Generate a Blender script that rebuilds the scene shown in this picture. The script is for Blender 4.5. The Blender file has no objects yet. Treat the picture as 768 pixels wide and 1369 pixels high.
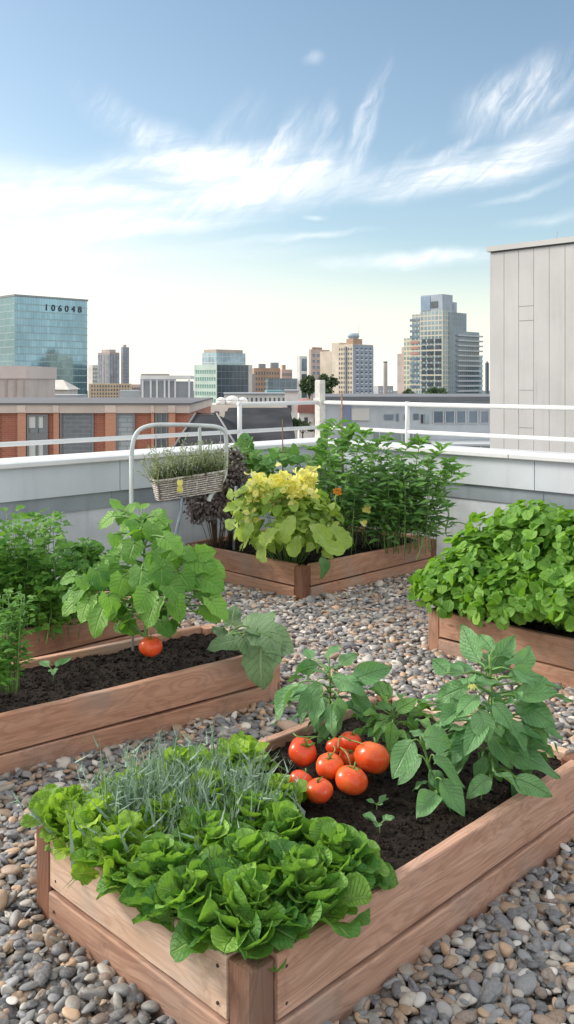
import bpy, bmesh, math, random
import numpy as np
from mathutils import Vector, Matrix

R = math.radians
PI = math.pi
rnd = random.Random(7)
S2 = math.sqrt(0.5)
scene = bpy.context.scene
COL = scene.collection

# ------------------------------------------------------------------ camera
cam_data = bpy.data.cameras.new("camera")
cam = bpy.data.objects.new("camera", cam_data)
COL.objects.link(cam)
CAMH = 1.5
F = 1200.0
HOR = 508.0
cam.location = (0, 0, CAMH)
cam.rotation_euler = (R(90), 0, 0)
cam_data.sensor_fit = 'VERTICAL'
cam_data.sensor_height = 36.0
cam_data.lens = 36.0 * F / 1369.0
cam_data.shift_y = -(684.5 - HOR) / 1369.0
cam_data.clip_start = 0.05
cam_data.clip_end = 6000
scene.camera = cam

# ------------------------------------------------------------------ sun, sky, exposure
SUN_EL, SUN_AZ = R(30), R(-72)        # azimuth from +Y, negative = to the left
sd = Vector((math.sin(SUN_AZ) * math.cos(SUN_EL), math.cos(SUN_AZ) * math.cos(SUN_EL), math.sin(SUN_EL)))
sun_l = bpy.data.lights.new("sun", 'SUN')
sun_l.energy = 2.7
sun_l.angle = R(15)
sun_l.color = (1.0, 0.93, 0.83)
sun = bpy.data.objects.new("sun", sun_l)
sun.rotation_euler = (-sd).to_track_quat('-Z', 'Y').to_euler()
sun.location = (-20, 5, 20)
COL.objects.link(sun)

scene.view_settings.view_transform = 'Standard'
scene.view_settings.look = 'None'
scene.view_settings.gamma = 1
scene.view_settings.use_curve_mapping = False
scene.view_settings.exposure = 0.52

world = bpy.data.worlds.new("World")
scene.world = world
world.use_nodes = True


class NT:
    """tiny node-tree helper"""
    def __init__(s, tree):
        s.t = tree
        s.n = tree.nodes
        s.l = tree.links

    def node(s, typ, **kw):
        n = s.n.new(typ)
        for k, v in kw.items():
            setattr(n, k, v)
        return n

    def inp(s, sock, v):
        if v is None:
            return
        if isinstance(v, bpy.types.NodeSocket):
            s.l.new(v, sock)
        elif isinstance(v, (tuple, list)):
            if len(v) == 3 and len(sock.default_value) == 4:
                v = tuple(v) + (1,)
            sock.default_value = v
        else:
            sock.default_value = v

    def m(s, op, a, b=None, c=None, clamp=False):
        n = s.node('ShaderNodeMath', operation=op, use_clamp=clamp)
        s.inp(n.inputs[0], a)
        s.inp(n.inputs[1], b)
        s.inp(n.inputs[2], c)
        return n.outputs[0]

    def mix(s, fac, a, b, mode='MIX'):
        n = s.node('ShaderNodeMix', data_type='RGBA', blend_type=mode)
        s.inp(n.inputs[0], fac)
        s.inp(n.inputs[6], a)
        s.inp(n.inputs[7], b)
        return n.outputs[2]

    def noise(s, vec, scale, detail=4, rough=.55, dist=0.0, out=0):
        n = s.node('ShaderNodeTexNoise')
        s.inp(n.inputs['Vector'], vec)
        n.inputs['Scale'].default_value = scale
        n.inputs['Detail'].default_value = detail
        n.inputs['Roughness'].default_value = rough
        n.inputs['Distortion'].default_value = dist
        return n.outputs[out]

    def mapping(s, vec, loc=(0, 0, 0), rot=(0, 0, 0), sc=(1, 1, 1)):
        n = s.node('ShaderNodeMapping')
        s.inp(n.inputs[0], vec)
        n.inputs[1].default_value = loc
        n.inputs[2].default_value = rot
        n.inputs[3].default_value = sc
        return n.outputs[0]

    def mr(s, v, a, b, c=0.0, d=1.0, smooth=True):
        n = s.node('ShaderNodeMapRange', interpolation_type='SMOOTHSTEP' if smooth else 'LINEAR')
        s.inp(n.inputs[0], v)
        n.inputs[1].default_value = a
        n.inputs[2].default_value = b
        n.inputs[3].default_value = c
        n.inputs[4].default_value = d
        return n.outputs[0]

    def bump(s, h, strength=.3, dist=.01):
        n = s.node('ShaderNodeBump')
        n.inputs['Strength'].default_value = strength
        n.inputs['Distance'].default_value = dist
        s.inp(n.inputs['Height'], h)
        return n.outputs[0]


def build_world():
    w = NT(world.node_tree)
    for n in list(w.n):
        w.n.remove(n)
    out = w.node('ShaderNodeOutputWorld')
    bg = w.node('ShaderNodeBackground')
    w.l.new(bg.outputs[0], out.inputs[0])
    bg.inputs[1].default_value = 0.13
    sky = w.node('ShaderNodeTexSky', sky_type='NISHITA')
    sky.sun_disc = False
    sky.sun_elevation = SUN_EL
    sky.sun_rotation = SUN_AZ
    sky.altitude = 50
    sky.air_density = 1.0
    sky.dust_density = 1.0
    sky.ozone_density = 1.2
    tc = w.node('ShaderNodeTexCoord')
    sep = w.node('ShaderNodeSeparateXYZ')
    w.l.new(tc.outputs['Generated'], sep.inputs[0])
    x, y, z = sep.outputs
    az = w.m('ARCTAN2', x, y)
    hyp = w.m('SQRT', w.m('ADD', w.m('MULTIPLY', x, x), w.m('MULTIPLY', y, y)))
    el = w.m('DIVIDE', z, w.m('MAXIMUM', hyp, 0.05))
    comb = w.node('ShaderNodeCombineXYZ')
    w.l.new(az, comb.inputs[0])
    w.l.new(el, comb.inputs[1])
    P = comb.outputs[0]
    # cirrus wisps: soft elongated patches in azimuth / elevation, broken up by fibrous noise
    wn = w.node('ShaderNodeVectorMath', operation='MULTIPLY_ADD')
    w.l.new(w.noise(P, 7, 4, .6, 0, 1), wn.inputs[0])
    wn.inputs[1].default_value = (.055, .04, 0)
    w.l.new(P, wn.inputs[2])
    PW = wn.outputs[0]

    def blob(px, py, rx, ry, rot, strength, soft=1.0):
        a = (px - 384) / 1200
        e = (508 - py) / 1200 / math.sqrt(1 + a * a)
        a = math.atan(a)
        off = w.node('ShaderNodeVectorMath', operation='SUBTRACT')
        w.l.new(PW, off.inputs[0])
        off.inputs[1].default_value = (a + .0275, e + .02, 0)
        mp = w.mapping(off.outputs[0], rot=(0, 0, -R(rot)))
        mp = w.mapping(mp, sc=(1200 / rx, 1200 / ry, 1))
        ln = w.node('ShaderNodeVectorMath', operation='LENGTH')
        w.l.new(mp, ln.inputs[0])
        return w.m('MULTIPLY', w.mr(ln.outputs['Value'], 1.0, 0.0), strength)

    def fib(rot, sx, sy, lo, hi, sc=1.0):
        v = w.mapping(PW, rot=(0, 0, -R(rot)))
        v = w.mapping(v, sc=(sx, sy, 1))
        return w.mr(w.noise(v, sc, 7, .62, .4), lo, hi)

    def total(items):
        t = None
        for b in items:
            t = b if t is None else w.m('ADD', t, b)
        return t
    low = total([blob(285, 242, 250, 70, 4, 1.5), blob(130, 270, 130, 40, -8, .6), blob(240, 210, 110, 45, -38, .55),
                 blob(620, 228, 230, 36, 8, 1.3), blob(745, 180, 110, 36, 20, 1.3),
                 blob(380, 322, 150, 9, 6, .7), blob(550, 350, 170, 17, 2, .95), blob(720, 252, 110, 9, 14, .5),
                 blob(230, 305, 180, 16, 5, .6), blob(745, 290, 90, 12, 6, .35), blob(424, 290, 22, 6, 0, .5),
                 blob(40, 285, 190, 80, 0, 1.0), blob(200, 345, 330, 16, 3, .4)])
    up = total([blob(432, 185, 80, 24, 80, .9), blob(484, 165, 115, 22, 72, .95), blob(375, 200, 85, 36, 62, .8),
                blob(695, 125, 110, 55, 26, 1.15), blob(300, 195, 100, 40, 55, .6),
                blob(420, 78, 22, 14, 30, .35), blob(170, 165, 110, 40, -35, .6), blob(600, 200, 70, 12, 30, .5), blob(540, 205, 40, 10, 40, .3)])
    d1 = w.m('MULTIPLY', low, w.m('MULTIPLY', fib(8, 4, 34, .30, .74), fib(40, 16, 80, .12, .66)))
    d2 = w.m('MULTIPLY', up, w.m('MULTIPLY', fib(60, 7, 44, .28, .74), fib(75, 22, 90, .10, .68)))
    base = w.m('MULTIPLY', low, .20)
    dens = w.m('ADD', w.m('ADD', d1, d2), base)
    dens = w.m('MINIMUM', w.m('MULTIPLY', dens, .98), .92)
    front = w.mr(y, 0.0, .2)
    dens = w.m('MULTIPLY', dens, front)
    # bright milky air near the horizon, strongest on the sun's side
    toward = w.m('COSINE', w.m('SUBTRACT', az, SUN_AZ))
    hz_h = w.m('ADD', .16, w.m('MULTIPLY', w.mr(toward, .1, 1.0), .24))
    air = w.mr(w.m('DIVIDE', w.m('MAXIMUM', el, 0.0), hz_h), 1.0, 0.0)
    air = w.m('MULTIPLY', air, .95)
    base_sky = w.mix(air, sky.outputs[0], (6.3, 6.25, 5.95))
    # unseen white cloud added overhead and behind the viewer to neutralise ambient light
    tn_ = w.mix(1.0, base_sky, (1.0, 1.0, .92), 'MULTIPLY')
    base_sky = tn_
    fill_veil = w.m('MAXIMUM', w.mr(y, .25, -.35), w.mr(z, .42, .72))
    fill_veil = w.m('MULTIPLY', fill_veil, w.m('ADD', .55, w.m('MULTIPLY', w.noise(tc.outputs['Generated'], 3, 4, .6), .4)))
    base_sky = w.mix(fill_veil, base_sky, (8.0, 8.0, 7.85))
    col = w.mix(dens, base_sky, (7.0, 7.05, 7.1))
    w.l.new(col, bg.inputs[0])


build_world()

# ------------------------------------------------------------------ helpers
def W(u, v, z=0.0):
    return Vector(((u - v) * S2, (u + v) * S2, z))


def P(px, py, Y):
    return Vector(((px - 384) / F * Y, Y, CAMH + (HOR - py) / F * Y))


def G(px, py, h=0.0):
    Y = (CAMH - h) * F / (py - HOR)
    return P(px, py, Y)


def tag(o, label=None, cat=None, group=None, kind=None):
    if label:
        o['label'] = label
    if cat:
        o['category'] = cat
    if group:
        o['group'] = group
    if kind:
        o['kind'] = kind
    return o


def empty(name, loc=(0, 0, 0), rz=0.0, label=None, cat=None, group=None):
    o = bpy.data.objects.new(name, None)
    o.empty_display_size = .1
    COL.objects.link(o)
    o.location = loc
    o.rotation_euler = (0, 0, rz)
    return tag(o, label, cat, group)


def link_mesh(name, me, mat=None, parent=None):
    o = bpy.data.objects.new(name, me)
    COL.objects.link(o)
    if mat is not None:
        for mm in (mat if isinstance(mat, (list, tuple)) else [mat]):
            me.materials.append(mm)
    if parent is not None:
        o.parent = parent
    return o


class MB:
    """collects boxes, tubes and faces and links them as ONE mesh"""
    def __init__(s):
        s.v = []
        s.f = []
        s.mi = []

    def quad(s, pts, mi=0):
        b = len(s.v)
        s.v += [tuple(p) for p in pts]
        s.f.append(tuple(range(b, b + len(pts))))
        s.mi.append(mi)

    def box(s, x0, x1, y0, y1, z0, z1, mi=0, M=None):
        b = len(s.v)
        pts = [(x0, y0, z0), (x1, y0, z0), (x1, y1, z0), (x0, y1, z0), (x0, y0, z1), (x1, y0, z1), (x1, y1, z1), (x0, y1, z1)]
        if M is not None:
            pts = [tuple(M @ Vector(p)) for p in pts]
        s.v += pts
        for q in ((0, 3, 2, 1), (4, 5, 6, 7), (0, 1, 5, 4), (1, 2, 6, 5), (2, 3, 7, 6), (3, 0, 4, 7)):
            s.f.append(tuple(b + i for i in q))
            s.mi.append(mi)

    def tube(s, pts, r0, r1=None, sides=8, mi=0, cap=True):
        r1 = r0 if r1 is None else r1
        pts = [Vector(p) for p in pts]
        n = len(pts)
        b = len(s.v)
        up = Vector((0, 0, 1))
        prev = None
        for i, p in enumerate(pts):
            d = (pts[min(i + 1, n - 1)] - pts[max(i - 1, 0)]).normalized()
            if prev is None:
                a = d.cross(up)
                if a.length < .05:
                    a = d.cross(Vector((1, 0, 0)))
            else:
                a = prev - d * prev.dot(d)
                if a.length < 1e-4:
                    a = d.cross(up)
            a.normalize()
            prev = a
            c = d.cross(a)
            r = r0 + (r1 - r0) * i / max(1, n - 1)
            for k in range(sides):
                t = 2 * PI * k / sides
                s.v.append(tuple(p + (a * math.cos(t) + c * math.sin(t)) * r))
        for i in range(n - 1):
            for k in range(sides):
                k2 = (k + 1) % sides
                s.f.append((b + i * sides + k, b + i * sides + k2, b + (i + 1) * sides + k2, b + (i + 1) * sides + k))
                s.mi.append(mi)
        if cap:
            s.f.append(tuple(b + k for k in range(sides))[::-1])
            s.f.append(tuple(b + (n - 1) * sides + k for k in range(sides)))
            s.mi += [mi, mi]

    def build(s, name, mat, parent=None, smooth=False, bevel=0.0):
        me = bpy.data.meshes.new(name)
        me.from_pydata(s.v, [], s.f)
        if smooth:
            me.polygons.foreach_set('use_smooth', [True] * len(me.polygons))
        me.polygons.foreach_set('material_index', s.mi)
        o = link_mesh(name, me, mat, parent)
        me.validate()
        me.update()
        if bevel:
            bm = bmesh.new()
            bm.from_mesh(me)
            bmesh.ops.bevel(bm, geom=bm.edges[:], offset=bevel, segments=2, affect='EDGES')
            bm.to_mesh(me)
            bm.free()
        return o


def curve_pts(pts, n=8):
    """Catmull-Rom through pts"""
    pts = [Vector(p) for p in pts]
    q = [pts[0] * 2 - pts[1]] + pts + [pts[-1] * 2 - pts[-2]]
    out = []
    for i in range(1, len(q) - 2):
        for k in range(n):
            t = k / n
            a, b, c, d = q[i - 1], q[i], q[i + 1], q[i + 2]
            out.append(.5 * ((2 * b) + (c - a) * t + (2 * a - 5 * b + 4 * c - d) * t * t + (3 * b - a - 3 * c + d) * t ** 3))
    out.append(pts[-1])
    return out


def np_mesh(name, verts, faces, mat, parent=None, smooth=True, attrs=None):
    """verts (N,3), faces (M,k) arrays"""
    me = bpy.data.meshes.new(name)
    k = faces.shape[1]
    me.vertices.add(len(verts))
    me.vertices.foreach_set('co', verts.astype(np.float32).ravel())
    me.loops.add(faces.size)
    me.loops.foreach_set('vertex_index', faces.astype(np.int32).ravel())
    me.polygons.add(len(faces))
    me.polygons.foreach_set('loop_start', np.arange(0, faces.size, k, dtype=np.int32))
    me.polygons.foreach_set('loop_total', np.full(len(faces), k, dtype=np.int32))
    if smooth:
        me.polygons.foreach_set('use_smooth', np.ones(len(faces), dtype=bool))
    for an, av in (attrs or {}).items():
        if av.shape[1] == 3:
            a = me.attributes.new(an, 'FLOAT_VECTOR', 'POINT')
            a.data.foreach_set('vector', av.astype(np.float32).ravel())
        else:
            a = me.attributes.new(an, 'FLOAT_COLOR', 'POINT')
            a.data.foreach_set('color', av.astype(np.float32).ravel())
    me.update(calc_edges=True)
    return link_mesh(name, me, mat, parent)


# ------------------------------------------------------------------ materials
def new_mat(name):
    m = bpy.data.materials.new(name)
    m.use_nodes = True
    t = NT(m.node_tree)
    for n in list(t.n):
        t.n.remove(n)
    out = t.node('ShaderNodeOutputMaterial')
    b = t.node('ShaderNodeBsdfPrincipled')
    t.l.new(b.outputs[0], out.inputs[0])
    return m, t, b, out


def mat_plain(name, col, rough=.6, streak=0, metal=0.0, var=.12, scale=6, bump=.1, bscale=60, spec=.5, coords='Object', rough_var=0.0):
    m, t, b, _ = new_mat(name)
    tc = t.node('ShaderNodeTexCoord').outputs[coords]
    n1 = t.noise(tc, scale, 6, .6)
    f = t.mr(n1, .3, .7)
    lo = tuple(c * (1 - var) for c in col)
    hi = tuple(min(1, c * (1 + var)) for c in col)
    cc = t.mix(f, lo, hi)
    if streak:
        sv = t.mapping(tc, sc=(9, 9, .7))
        cc = t.mix(t.mr(t.noise(sv, 1.0, 6, .65), .50, .78, 0, streak), cc, tuple(c * .55 for c in col))
    t.inp(b.inputs['Base Color'], cc)
    b.inputs['Roughness'].default_value = rough
    b.inputs['Metallic'].default_value = metal
    b.inputs['Specular IOR Level'].default_value = spec
    if bump:
        t.inp(b.inputs['Normal'], t.bump(t.noise(tc, bscale, 5, .6), bump, .004))
    return m


def mat_wood(name, a, bcol, dark, tint=.5):
    """boards: grain runs along local X"""
    m, t, b, _ = new_mat(name)
    tc = t.node('ShaderNodeTexCoord').outputs['Object']
    oi = t.node('ShaderNodeObjectInfo').outputs['Random']
    off = t.node('ShaderNodeVectorMath', operation='ADD')
    cb = t.node('ShaderNodeCombineXYZ')
    t.inp(cb.inputs[0], t.m('MULTIPLY', oi, 13.0))
    t.inp(cb.inputs[1], t.m('MULTIPLY', oi, 7.0))
    t.inp(cb.inputs[2], t.m('MULTIPLY', oi, 5.0))
    t.l.new(tc, off.inputs[0])
    t.l.new(cb.outputs[0], off.inputs[1])
    V = off.outputs[0]
    st = t.mapping(V, sc=(1.3, 9, 9))
    big = t.noise(st, 1.3, 3, .5, .9)
    vo = t.node('ShaderNodeTexVoronoi')
    vo.inputs['Scale'].default_value = 1.0
    t.inp(vo.inputs['Vector'], t.mapping(V, sc=(2.3, 6.5, 6.5)))
    kd = vo.outputs['Distance']
    big = t.m('ADD', big, t.m('MULTIPLY', t.mr(kd, .42, .0), .35))
    # cathedral rings
    rings = t.m('SINE', t.m('MULTIPLY', big, 62.0))
    rings = t.mr(rings, -.2, 1.0)
    fine = t.noise(t.mapping(V, sc=(4, 120, 120)), 1.0, 4, .6)
    mid = t.noise(t.mapping(V, sc=(2, 26, 26)), 1.0, 4, .6)
    patch = t.noise(V, 3.2, 4, .55)
    c = t.mix(t.mr(mid, .3, .7), a, bcol)
    c = t.mix(t.m('MULTIPLY', rings, .30), c, dark)
    c = t.mix(t.m('MULTIPLY', t.mr(fine, .52, .75), .35), c, dark)
    grey = tuple(sum(a) / 3 * k for k in (1.18, 1.08, .98))
    c = t.mix(t.mr(patch, .48, .72, 0, .42), c, grey)
    # mud splash and damp low down the board, end-grain cracks
    stain = t.mr(t.noise(V, 7, 6, .7), .52, .74, 0, .6)
    c = t.mix(stain, c, tuple(x * .5 for x in a))
    c = t.mix(t.mr(kd, .085, .045, 0, .75), c, tuple(x * .55 for x in dark))
    br = t.m('ADD', .86, t.m('MULTIPLY', oi, .28))
    vm = t.node('ShaderNodeVectorMath', operation='SCALE')
    t.l.new(c, vm.inputs[0])
    t.l.new(br, vm.inputs['Scale'])
    t.l.new(vm.outputs[0], b.inputs['Base Color'])
    b.inputs['Roughness'].default_value = .78
    b.inputs['Specular IOR Level'].default_value = .3
    h = t.m('ADD', t.m('MULTIPLY', rings, .25), t.m('ADD', fine, t.m('MULTIPLY', mid, .6)))
    t.inp(b.inputs['Normal'], t.bump(h, .45, .003))
    return m


def mat_leaf(name, dark, light, vein, rough=.5, transl=.3, veins=9.0, vs=.35, spec=.4, blotch=.25):
    """attribute lf = (s across, t along, tone per leaf)"""
    m, t, b, out = new_mat(name)
    at = t.node('ShaderNodeAttribute', attribute_name='lf')
    sep = t.node('ShaderNodeSeparateXYZ')
    t.l.new(at.outputs['Vector'], sep.inputs[0])
    s, tt, tone = sep.outputs
    sa = t.m('ABSOLUTE', s)
    rib = t.mr(sa, .12, .0)
    side = t.m('ABSOLUTE', t.m('SINE', t.m('MULTIPLY', t.m('SUBTRACT', tt, t.m('MULTIPLY', sa, .28)), veins * PI)))
    side = t.mr(side, .30, .0)
    geo = t.node('ShaderNodeNewGeometry').outputs['Position']
    bl = t.noise(geo, 38, 3, .5)
    c = t.mix(t.m('ADD', tone, t.m('MULTIPLY', t.m('SUBTRACT', bl, .5), blotch * 2), clamp=True), dark, light)
    vv = t.m('MAXIMUM', t.m('MULTIPLY', rib, .9), t.m('MULTIPLY', side, vs))
    c = t.mix(t.m('MULTIPLY', vv, .68), c, vein)
    c = t.mix(t.m('MULTIPLY', t.mr(tt, .45, .0), .35), c, vein)
    t.inp(b.inputs['Base Color'], c)
    b.inputs['Roughness'].default_value = rough
    b.inputs['Specular IOR Level'].default_value = spec
    puck = t.noise(geo, 110, 3, .55)
    h = t.m('SUBTRACT', t.m('MULTIPLY', puck, .6), t.m('MULTIPLY', vv, .8))
    nb = t.bump(h, .9, .008)
    t.inp(b.inputs['Normal'], nb)
    tr = t.node('ShaderNodeBsdfTranslucent')
    hs = t.mix(.5, c, light)
    t.inp(tr.inputs[0], t.mix(1.0, hs, (1.25, 1.3, .6), 'MULTIPLY'))
    mx = t.node('ShaderNodeMixShader')
    mx.inputs[0].default_value = transl
    t.l.new(b.outputs[0], mx.inputs[1])
    t.l.new(tr.outputs[0], mx.inputs[2])
    t.l.new(mx.outputs[0], out.inputs[0])
    return m


def mat_attrcol(name, rough=.6, bump=.25, bscale=90, speck=.3):
    m, t, b, _ = new_mat(name)
    at = t.node('ShaderNodeAttribute', attribute_name='col')
    geo = t.node('ShaderNodeNewGeometry').outputs['Position']
    n = t.noise(geo, 130, 5, .65)
    c = t.mix(t.m('MULTIPLY', t.mr(n, .35, .7), speck), at.outputs['Color'], (.42, .40, .37))
    n2 = t.noise(geo, 45, 4, .6)
    c = t.mix(t.mr(n2, .55, .8, 0, .4), c, (.05, .05, .052))
    t.inp(b.inputs['Base Color'], c)
    b.inputs['Roughness'].default_value = rough
    t.inp(b.inputs['Normal'], t.bump(t.noise(geo, bscale, 4, .6), bump, .004))
    return m


def mat_glass(name, col, rough=.12, grid=None, frame=(.3, .33, .35), metal=.0, var=.35, nscale=.25, spec=.9):
    """opaque reflecting facade glass; grid=(cell width, cell height, line share)"""
    m, t, b, _ = new_mat(name)
    tc = t.node('ShaderNodeTexCoord').outputs['Object']
    sep = t.node('ShaderNodeSeparateXYZ')
    t.l.new(tc, sep.inputs[0])
    hx = t.m('ADD', sep.outputs[0], sep.outputs[1])
    c = t.mix(t.mr(t.noise(tc, nscale, 4, .6), .3, .7), tuple(x * (1 - var) for x in col), tuple(x * (1 + var) for x in col))
    b.inputs['Metallic'].default_value = metal
    b.inputs['Roughness'].default_value = rough
    b.inputs['Specular IOR Level'].default_value = spec
    if grid:
        gw, gh, ls = grid
        cx = t.m('FLOOR', t.m('DIVIDE', hx, gw))
        cz = t.m('FLOOR', t.m('DIVIDE', sep.outputs[2], gh))
        cv = t.node('ShaderNodeCombineXYZ')
        t.inp(cv.inputs[0], cx)
        t.inp(cv.inputs[1], cz)
        wn = t.node('ShaderNodeTexWhiteNoise', noise_dimensions='3D')
        t.l.new(cv.outputs[0], wn.inputs['Vector'])
        c = t.mix(t.m('MULTIPLY', wn.outputs['Value'], .35), c, tuple(x * .45 for x in col))
        fx = t.m('FRACT', t.m('DIVIDE', hx, gw))
        fz = t.m('FRACT', t.m('DIVIDE', sep.outputs[2], gh))
        ln = t.m('MAXIMUM', t.m('LESS_THAN', fx, ls), t.m('LESS_THAN', fz, ls * 1.2))
        c = t.mix(ln, c, frame)
        t.inp(b.inputs['Metallic'], t.m('MULTIPLY', t.m('SUBTRACT', 1.0, ln), metal))
        t.inp(b.inputs['Roughness'], t.m('ADD', rough, t.m('MULTIPLY', ln, .4)))
        # slightly uneven panes
        wob = t.node('ShaderNodeVectorMath', operation='SCALE')
        t.l.new(wn.outputs['Color'], wob.inputs[0])
        wob.inputs['Scale'].default_value = 1.0
        t.inp(b.inputs['Normal'], t.bump(t.noise(tc, .08, 2, .5), .10, .5))
    t.inp(b.inputs['Base Color'], c)
    return m


def mat_brick(name, c1, c2, mortar, scale=1.0):
    m, t, b, _ = new_mat(name)
    tc = t.node('ShaderNodeTexCoord').outputs['Object']
    sep = t.node('ShaderNodeSeparateXYZ')
    t.l.new(tc, sep.inputs[0])
    cv = t.node('ShaderNodeCombineXYZ')
    t.inp(cv.inputs[0], t.m('ADD', sep.outputs[0], sep.outputs[1]))
    t.inp(cv.inputs[1], sep.outputs[2])
    br = t.node('ShaderNodeTexBrick')
    t.l.new(cv.outputs[0], br.inputs['Vector'])
    br.inputs['Scale'].default_value = scale
    br.inputs['Color1'].default_value = c1 + (1,)
    br.inputs['Color2'].default_value = c2 + (1,)
    br.inputs['Mortar'].default_value = mortar + (1,)
    br.inputs['Brick Width'].default_value = .24
    br.inputs['Row Height'].default_value = .08
    br.inputs['Mortar Size'].default_value = .008
    c = t.mix(t.mr(t.noise(tc, .8, 5, .6), .3, .7, 0, .35), br.outputs[0], tuple(x * .6 for x in c1))
    t.inp(b.inputs['Base Color'], c)
    b.inputs['Roughness'].default_value = .85
    return m


M = {}
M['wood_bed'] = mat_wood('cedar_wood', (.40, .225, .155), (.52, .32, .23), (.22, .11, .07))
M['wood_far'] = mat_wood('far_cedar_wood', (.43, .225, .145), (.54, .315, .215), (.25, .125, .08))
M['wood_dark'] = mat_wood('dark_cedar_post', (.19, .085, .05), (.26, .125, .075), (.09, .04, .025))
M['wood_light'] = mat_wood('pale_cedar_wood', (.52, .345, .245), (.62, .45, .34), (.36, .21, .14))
M['lettuce'] = mat_leaf('lettuce_leaf', (.10, .27, .025), (.42, .62, .09), (.42, .60, .2), .5, .35, 10, .6, .35)
M['spinach'] = mat_leaf('dark_lettuce_leaf', (.065, .205, .035), (.30, .52, .09), (.34, .54, .18), .48, .32, 9, .7, .35)
M['blue_grass'] = mat_leaf('blue_green_blade', (.22, .34, .25), (.42, .54, .43), (.35, .5, .4), .6, .15, 0.01, 0)
M['pepper'] = mat_leaf('pepper_leaf', (.055, .185, .06), (.21, .42, .16), (.30, .50, .24), .45, .24, 9, .35)
M['cucumber'] = mat_leaf('broad_green_leaf', (.05, .19, .025), (.22, .45, .065), (.30, .52, .15), .5, .32, 7, .5)
M['squash'] = mat_leaf('greyish_squash_leaf', (.09, .19, .075), (.22, .36, .17), (.40, .52, .32), .6, .2, 7, .7)
M['celery'] = mat_leaf('bright_herb_leaf', (.05, .19, .025), (.19, .40, .06), (.25, .46, .10), .5, .3, 5, .2)
M['chard'] = mat_leaf('yellow_green_leaf', (.20, .38, .05), (.55, .68, .17), (.62, .74, .34), .5, .35, 8, .5)
M['bush'] = mat_leaf('dark_bush_leaf', (.055, .18, .04), (.24, .45, .11), (.16, .34, .10), .45, .22, 7, .4)
M['mint'] = mat_leaf('mint_leaf', (.06, .215, .02), (.27, .50, .06), (.31, .54, .13), .45, .3, 8, .4)
M['purple'] = mat_leaf('purple_brown_leaf', (.085, .068, .072), (.25, .20, .20), (.2, .15, .16), .6, .15, 5, .2)
M['lavender'] = mat_leaf('grey_green_sprig', (.22, .28, .15), (.50, .55, .37), (.4, .45, .3), .65, .2, 1, 0)
M['petal_yellow'] = mat_leaf('yellow_petal', (.80, .72, .16), (.88, .86, .40), (.9, .8, .3), .6, .3, 2, .1)
M['petal_orange'] = mat_leaf('orange_petal', (.75, .22, .02), (.85, .38, .04), (.9, .4, .1), .6, .25, 2, .1)
M['far_leaf'] = mat_leaf('tree_leaf', (.03, .06, .03), (.10, .16, .07), (.1, .16, .07), .6, .15, 1, 0)
M['stem'] = mat_plain('green_stem', (.15, .28, .07), .55, var=.25, scale=40, bump=.1)
M['stem_brown'] = mat_plain('woody_stem', (.14, .09, .06), .8, var=.3, scale=40)
M['cane'] = mat_plain('cane', (.30, .17, .10), .7, var=.25, scale=30)
M['white_paint'] = mat_plain('white_coping_paint', (.70, .71, .72), .45, var=.05, scale=2.5, bump=.05, bscale=14)
M['rail'] = mat_plain('painted_rail', (.66, .67, .67), .4, var=.06, scale=5, bump=.05)
M['tube'] = mat_plain('grey_painted_tube', (.50, .54, .54), .45, var=.12, scale=9, bump=.08)
M['fascia'] = mat_plain('pale_metal_fascia', (.58, .63, .67), .5, streak=.35, var=.06, scale=1.6, bump=.05)
M['band'] = mat_plain('grey_flashing', (.30, .345, .385), .45, streak=.5, metal=.2, var=.14, scale=2.2, bump=.06)
M['stucco'] = mat_plain('pale_stucco', (.58, .62, .66), .85, var=.12, scale=3.5, bump=.6, bscale=70, streak=.45)
M['deck'] = mat_plain('gravel_bed', (.17, .16, .155), .9, var=.6, scale=60, bump=1.0, bscale=120)
M['soil'] = None
M['pebble'] = mat_attrcol('pebble')
M['fruit'] = None
M['calyx'] = mat_plain('tomato_calyx', (.10, .24, .05), .6, var=.25, scale=60)
M['wicker'] = mat_plain('grey_wicker', (.52, .48, .44), .75, var=.35, scale=50, bump=.5, bscale=200)
M['rod'] = mat_plain('blue_grey_rod', (.20, .24, .28), .4, metal=.3, var=.15, scale=12)
M['concrete'] = mat_plain('concrete', (.52, .47, .43), .85, var=.12, scale=.5, bump=.2, bscale=8)
M['ground'] = mat_plain('street_asphalt', (.13, .13, .135), .9, var=.25, scale=.02, bump=0)


def soil_mat():
    m, t, b, _ = new_mat('dark_soil')
    geo = t.node('ShaderNodeNewGeometry').outputs['Position']
    n = t.noise(geo, 70, 8, .7)
    n2 = t.noise(geo, 12, 4, .6)
    c = t.mix(t.mr(n, .35, .7), (.009, .007, .006), (.045, .034, .027))
    c = t.mix(t.mr(n2, .45, .75, 0, .55), c, (.040, .028, .021))
    c = t.mix(t.mr(t.noise(geo, 210, 2, .5), .70, .78), c, (.22, .19, .16))
    t.inp(b.inputs['Base Color'], c)
    b.inputs['Roughness'].default_value = .95
    b.inputs['Specular IOR Level'].default_value = .15
    t.inp(b.inputs['Normal'], t.bump(n, 1.0, .015))
    return m


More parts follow.
